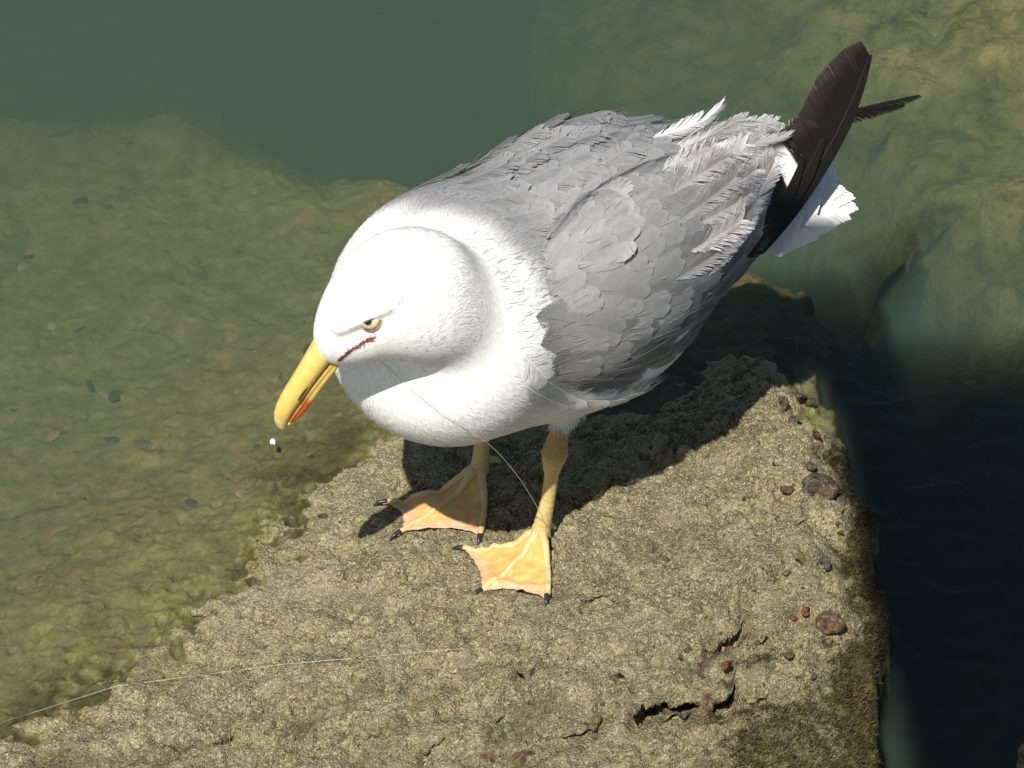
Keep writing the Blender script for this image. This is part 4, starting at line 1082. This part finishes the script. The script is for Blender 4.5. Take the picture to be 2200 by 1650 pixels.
for (px, py, rp, k) in [(1678, 872, 16, 0), (1716, 864, 14, 0), (1742, 870, 12, 1), (1712, 912, 15, 1), (1730, 866, 8, 1), (1748, 938, 11, 0), (1750, 978, 11, 0), (1750, 1000, 7, 1), (1745, 1013, 13, 1), (1693, 1057, 13, 0),
        (1872, 1168, 9, 1), (1772, 1217, 15, 1), (1712, 1207, 14, 3), (1731, 1324, 12, 2), (1707, 1331, 8, 2), (1786, 1363, 10, 3), (1480, 1398, 9, 0), (1622, 1421, 10, 1), (1700, 1408, 12, 0), (1748, 1453, 8, 0),
        (1277, 1549, 16, 3), (1264, 1567, 8, 0), (1280, 1592, 8, 3), (1562, 1449, 12, 2), (1834, 1342, 11, 3), (1522, 1622, 8, 0), (1296, 1517, 6, 1), (1805, 1150, 7, 0), (1800, 1130, 6, 0), (1690, 1240, 9, 3), (1660, 1000, 5, 1), (1835, 1035, 7, 3),
        (1840, 935, 6, 3), (1600, 1075, 6, 0), (1113, 1590, 10, 3), (1460, 1415, 6, 0)]:
    o = put('sea_snail', base_me[k], px, py, rp * PXM * 1.35, (r.normal() * .4, r.normal() * .4, r.random() * 6.28), .35)
    tag(o, OWN.get((px, py), lab[k]), 'snail', 'sea snails on the slab')
# a limpet, two big shells
def dome(n, m, f):
    V = [(0, 0, f(0, 0))]; Fc = []
    for i in range(1, n):
        q = i / (n - 1)
        for j in range(m):
            a = 2 * np.pi * j / m; rr = q * (1 + .05 * math.sin(3 * a + 1) + .05 * math.sin(7 * a) * q); V.append((rr * math.cos(a), rr * math.sin(a), f(q, a)))
    for j in range(m): Fc.append((0, 1 + j, 1 + (j + 1) % m))
    for i in range(n - 2):
        for j in range(m): a0 = 1 + i * m + j; a1 = 1 + i * m + (j + 1) % m; Fc.append((a0, a0 + m, a1 + m, a1))
    return np.array(V), Fc
dv, df = dome(12, 40, lambda q, a: .42 * (1 - q ** 1.7) - .12 * (q > .95) + .035 * math.sin(q * 17) * q + .05 * math.sin(a * 5 + 4 * q) * q * (1 - q) * 2)
o = mesh_obj('limpet', dv, df, shell_mat('limpet_shell', (.018, .015, .013), (.11, .072, .040), .28)); me = o.data; bpy.data.objects.remove(o)
tag(put('limpet', me, 1762, 1047, 40 * PXM, (.15, .1, -.25), .10, (1, .85, .75)), 'large dark glossy oval limpet above a hole near the slab\'s right edge', 'limpet')
dv2, df2 = dome(14, 36, lambda q, a: .62 * math.sqrt(max(1 - q * q, 0)) - .14 * math.exp(-((math.sin(a) * q) / .18) ** 2) * q - .05)
o = mesh_obj('whelk', dv2, df2, shell_mat('whelk_shell', (.035, .013, .010), (.15, .09, .035), .3)); me = o.data; bpy.data.objects.remove(o)
tag(put('whelk', me, 1782, 1342, 30 * PXM, (.1, 0, -.3), .16, (1, .9, 1)), 'large smooth brown whelk shell beside two rusty snails', 'shell')
tag(put('whelk', me, 1125, 1632, 25 * PXM, (.1, .1, .5), .16, (1.1, .7, .8)), 'long brown whelk shell at the slab\'s lower pits', 'shell')

# pebbles cemented into the drowned part of the slab (parts of the slab)
pm = [flat_mat('pebble_dark', (.060, .058, .030), .5), flat_mat('pebble_tan', (.19, .155, .075), .6), flat_mat('pebble_ochre', (.20, .125, .045), .6), flat_mat('pebble_pale', (.24, .22, .12), .6)]
pmes = []
for k in range(4):
    v, f = dome(7, 14, lambda q, a: .42 * math.sqrt(max(1 - q * q, 0)) - .1); v = v * (1 + .12 * fbm(v[:, 0] * 1.3 + 5 * k, v[:, 1] * 1.3, 2, 900 + k))[:, None]
    o = mesh_obj('pebble', v, f, pm[k]); pmes.append(o.data); bpy.data.objects.remove(o)
cnt = 0
while cnt < 70:
    px, py = r.uniform(-20, 1000), r.uniform(250, 1400); p = on_slab(px, py)
    if p[2] > ZW - .006 or p[2] < -.2: continue
    s_ = .0020 + .0048 * r.random() ** 2.2
    o = bpy.data.objects.new('pebble', pmes[r.choice(4, p=[.45, .42, .10, .03])]); COL.objects.link(o); o.parent = slab
    o.location = p + np.array([0, 0, -.0002]); o.scale = (s_ * r.uniform(1, 1.7), s_ * r.uniform(.7, 1.1), s_ * .45); o.rotation_euler = (r.normal() * .15, r.normal() * .15, r.random() * 6.28); cnt += 1

# fishing line caught in the plumage, and a second one lying over the slab
t = NT('nylon'); t.p(Base_Color=(.50, .48, .42), Roughness=.25); t.b.inputs['Specular IOR Level'].default_value = .8; M_NYL = t.m
def on_bird(px, py, off):
    h = L2W(ray_hit(F_all, px, py)); return h + (CAMP - h) / np.linalg.norm(CAMP - h) * off
a0, a1, a2, a3 = on_bird(818, 776, .0008), on_bird(880, 832, .003), on_bird(940, 882, .004), on_bird(996, 916, .004)
e = on_slab(1196, 1196) + np.array([0, 0, .003]); ys_ = np.linspace(a3[1], e[1], 6)
pts = [a0, a1, a2, a3, at_y(1060, 963, ys_[1]), at_y(1110, 1020, ys_[2]), at_y(1150, 1082, ys_[3]), at_y(1180, 1145, ys_[4]), e]
V, Fc = tube(smooth_path(pts, 90), np.full(90, .00019), 6)
tag(mesh_obj('fishing_line', V, Fc, M_NYL), 'thin clear fishing line hanging from the gull\'s cheek to its foot', 'fishing line')
lx_ = np.linspace(-40, 1010, 90); ly_ = np.interp(lx_, [-40, 250, 600, 1010], [1566, 1474, 1428, 1392])
lp = np.array([on_slab(x, y) for x, y in zip(lx_, ly_)]); kk = [0, 18, 36, 54, 72, 89]
zz = np.convolve(np.pad(lp[:, 2], 6, 'edge'), np.ones(13) / 13, 'valid') + .0034
lp = np.array([at_z(x, y, z_) for x, y, z_ in zip(lx_, ly_, zz)])
V, Fc = tube(smooth_path(lp, 160), np.full(160, .00011), 6)
tag(mesh_obj('fishing_line', V, Fc, M_NYL), 'thin clear fishing line lying straight across the lower slab', 'fishing line')
# white scraps
M_WHT = flat_mat('scrap_white', (.72, .76, .82), .4)
def scrap(name, c, s_, label, cat, seed):
    rr = np.random.default_rng(seed); n = 10; V, Fc = [], []
    th_ = np.arange(n) * 2 * np.pi / n; ra = s_ * (.6 + .6 * rr.random(n))
    top = np.stack([ra * np.cos(th_) * .55, ra * np.sin(th_), .3 * s_ * rr.random(n) + .1 * s_], 1); V = np.concatenate([top, top - [0, 0, .25 * s_], [[0, 0, .45 * s_]], [[0, 0, -.1 * s_]]]) + c
    for j in range(n): k = (j + 1) % n; Fc += [(2 * n, j, k), (j, j + n, k + n, k), (2 * n + 1, k + n, j + n)]
    tag(mesh_obj(name, V, Fc, M_WHT, smooth=False), label, cat)
scrap('floating_scrap', at_z(585, 950, ZW + .0008), .0034, 'tiny white scrap floating on the water below the bill', 'scrap', 5)
scrap('shell_chip', on_slab(1136, 1464) + np.array([0, 0, .001]), .0018, 'tiny white shell chip lying in a small hole of the slab', 'shell', 6)

# short wiry algae along the slab's right-hand edge
cand = np.argwhere((moss_shade > .35) & (SDV < .004) & (X > .12) & (X < .29) & (Y > -.29) & (Y < .2)); ci = cand[r.integers(0, len(cand), 24000)]
P = np.stack([X[ci[:, 0], ci[:, 1]], Y[ci[:, 0], ci[:, 1]], Z[ci[:, 0], ci[:, 1]]], 1) + r.normal(size=(24000, 3)) * np.array([.001, .001, 0])
D = unit(np.array([.55, -.1, .75]) + .55 * r.normal(size=P.shape)); Np = unit(np.cross(D, r.normal(size=P.shape)))
col = lerp(np.array([.026, .025, .008]), np.array([.15, .12, .038]), r.random((len(P), 1)) ** 1.5); col = lerp(col, np.array([.03, .025, .015]), (r.random((len(P), 1)) < .2) * 1.0)
gg = gull; o = blades('wiry_algae', None, W2L(P), W2Lv(Np), W2Lv(D), .0018 + .0036 * r.random(len(P)), np.full(len(P), .00022), .0004 * r.normal(size=len(P)), col, r, M_FEA)
o.parent = None; o.location = B0; o['kind'] = 'stuff'
tag(o, 'short wiry olive algae along the slab\'s right-hand edge', 'algae')
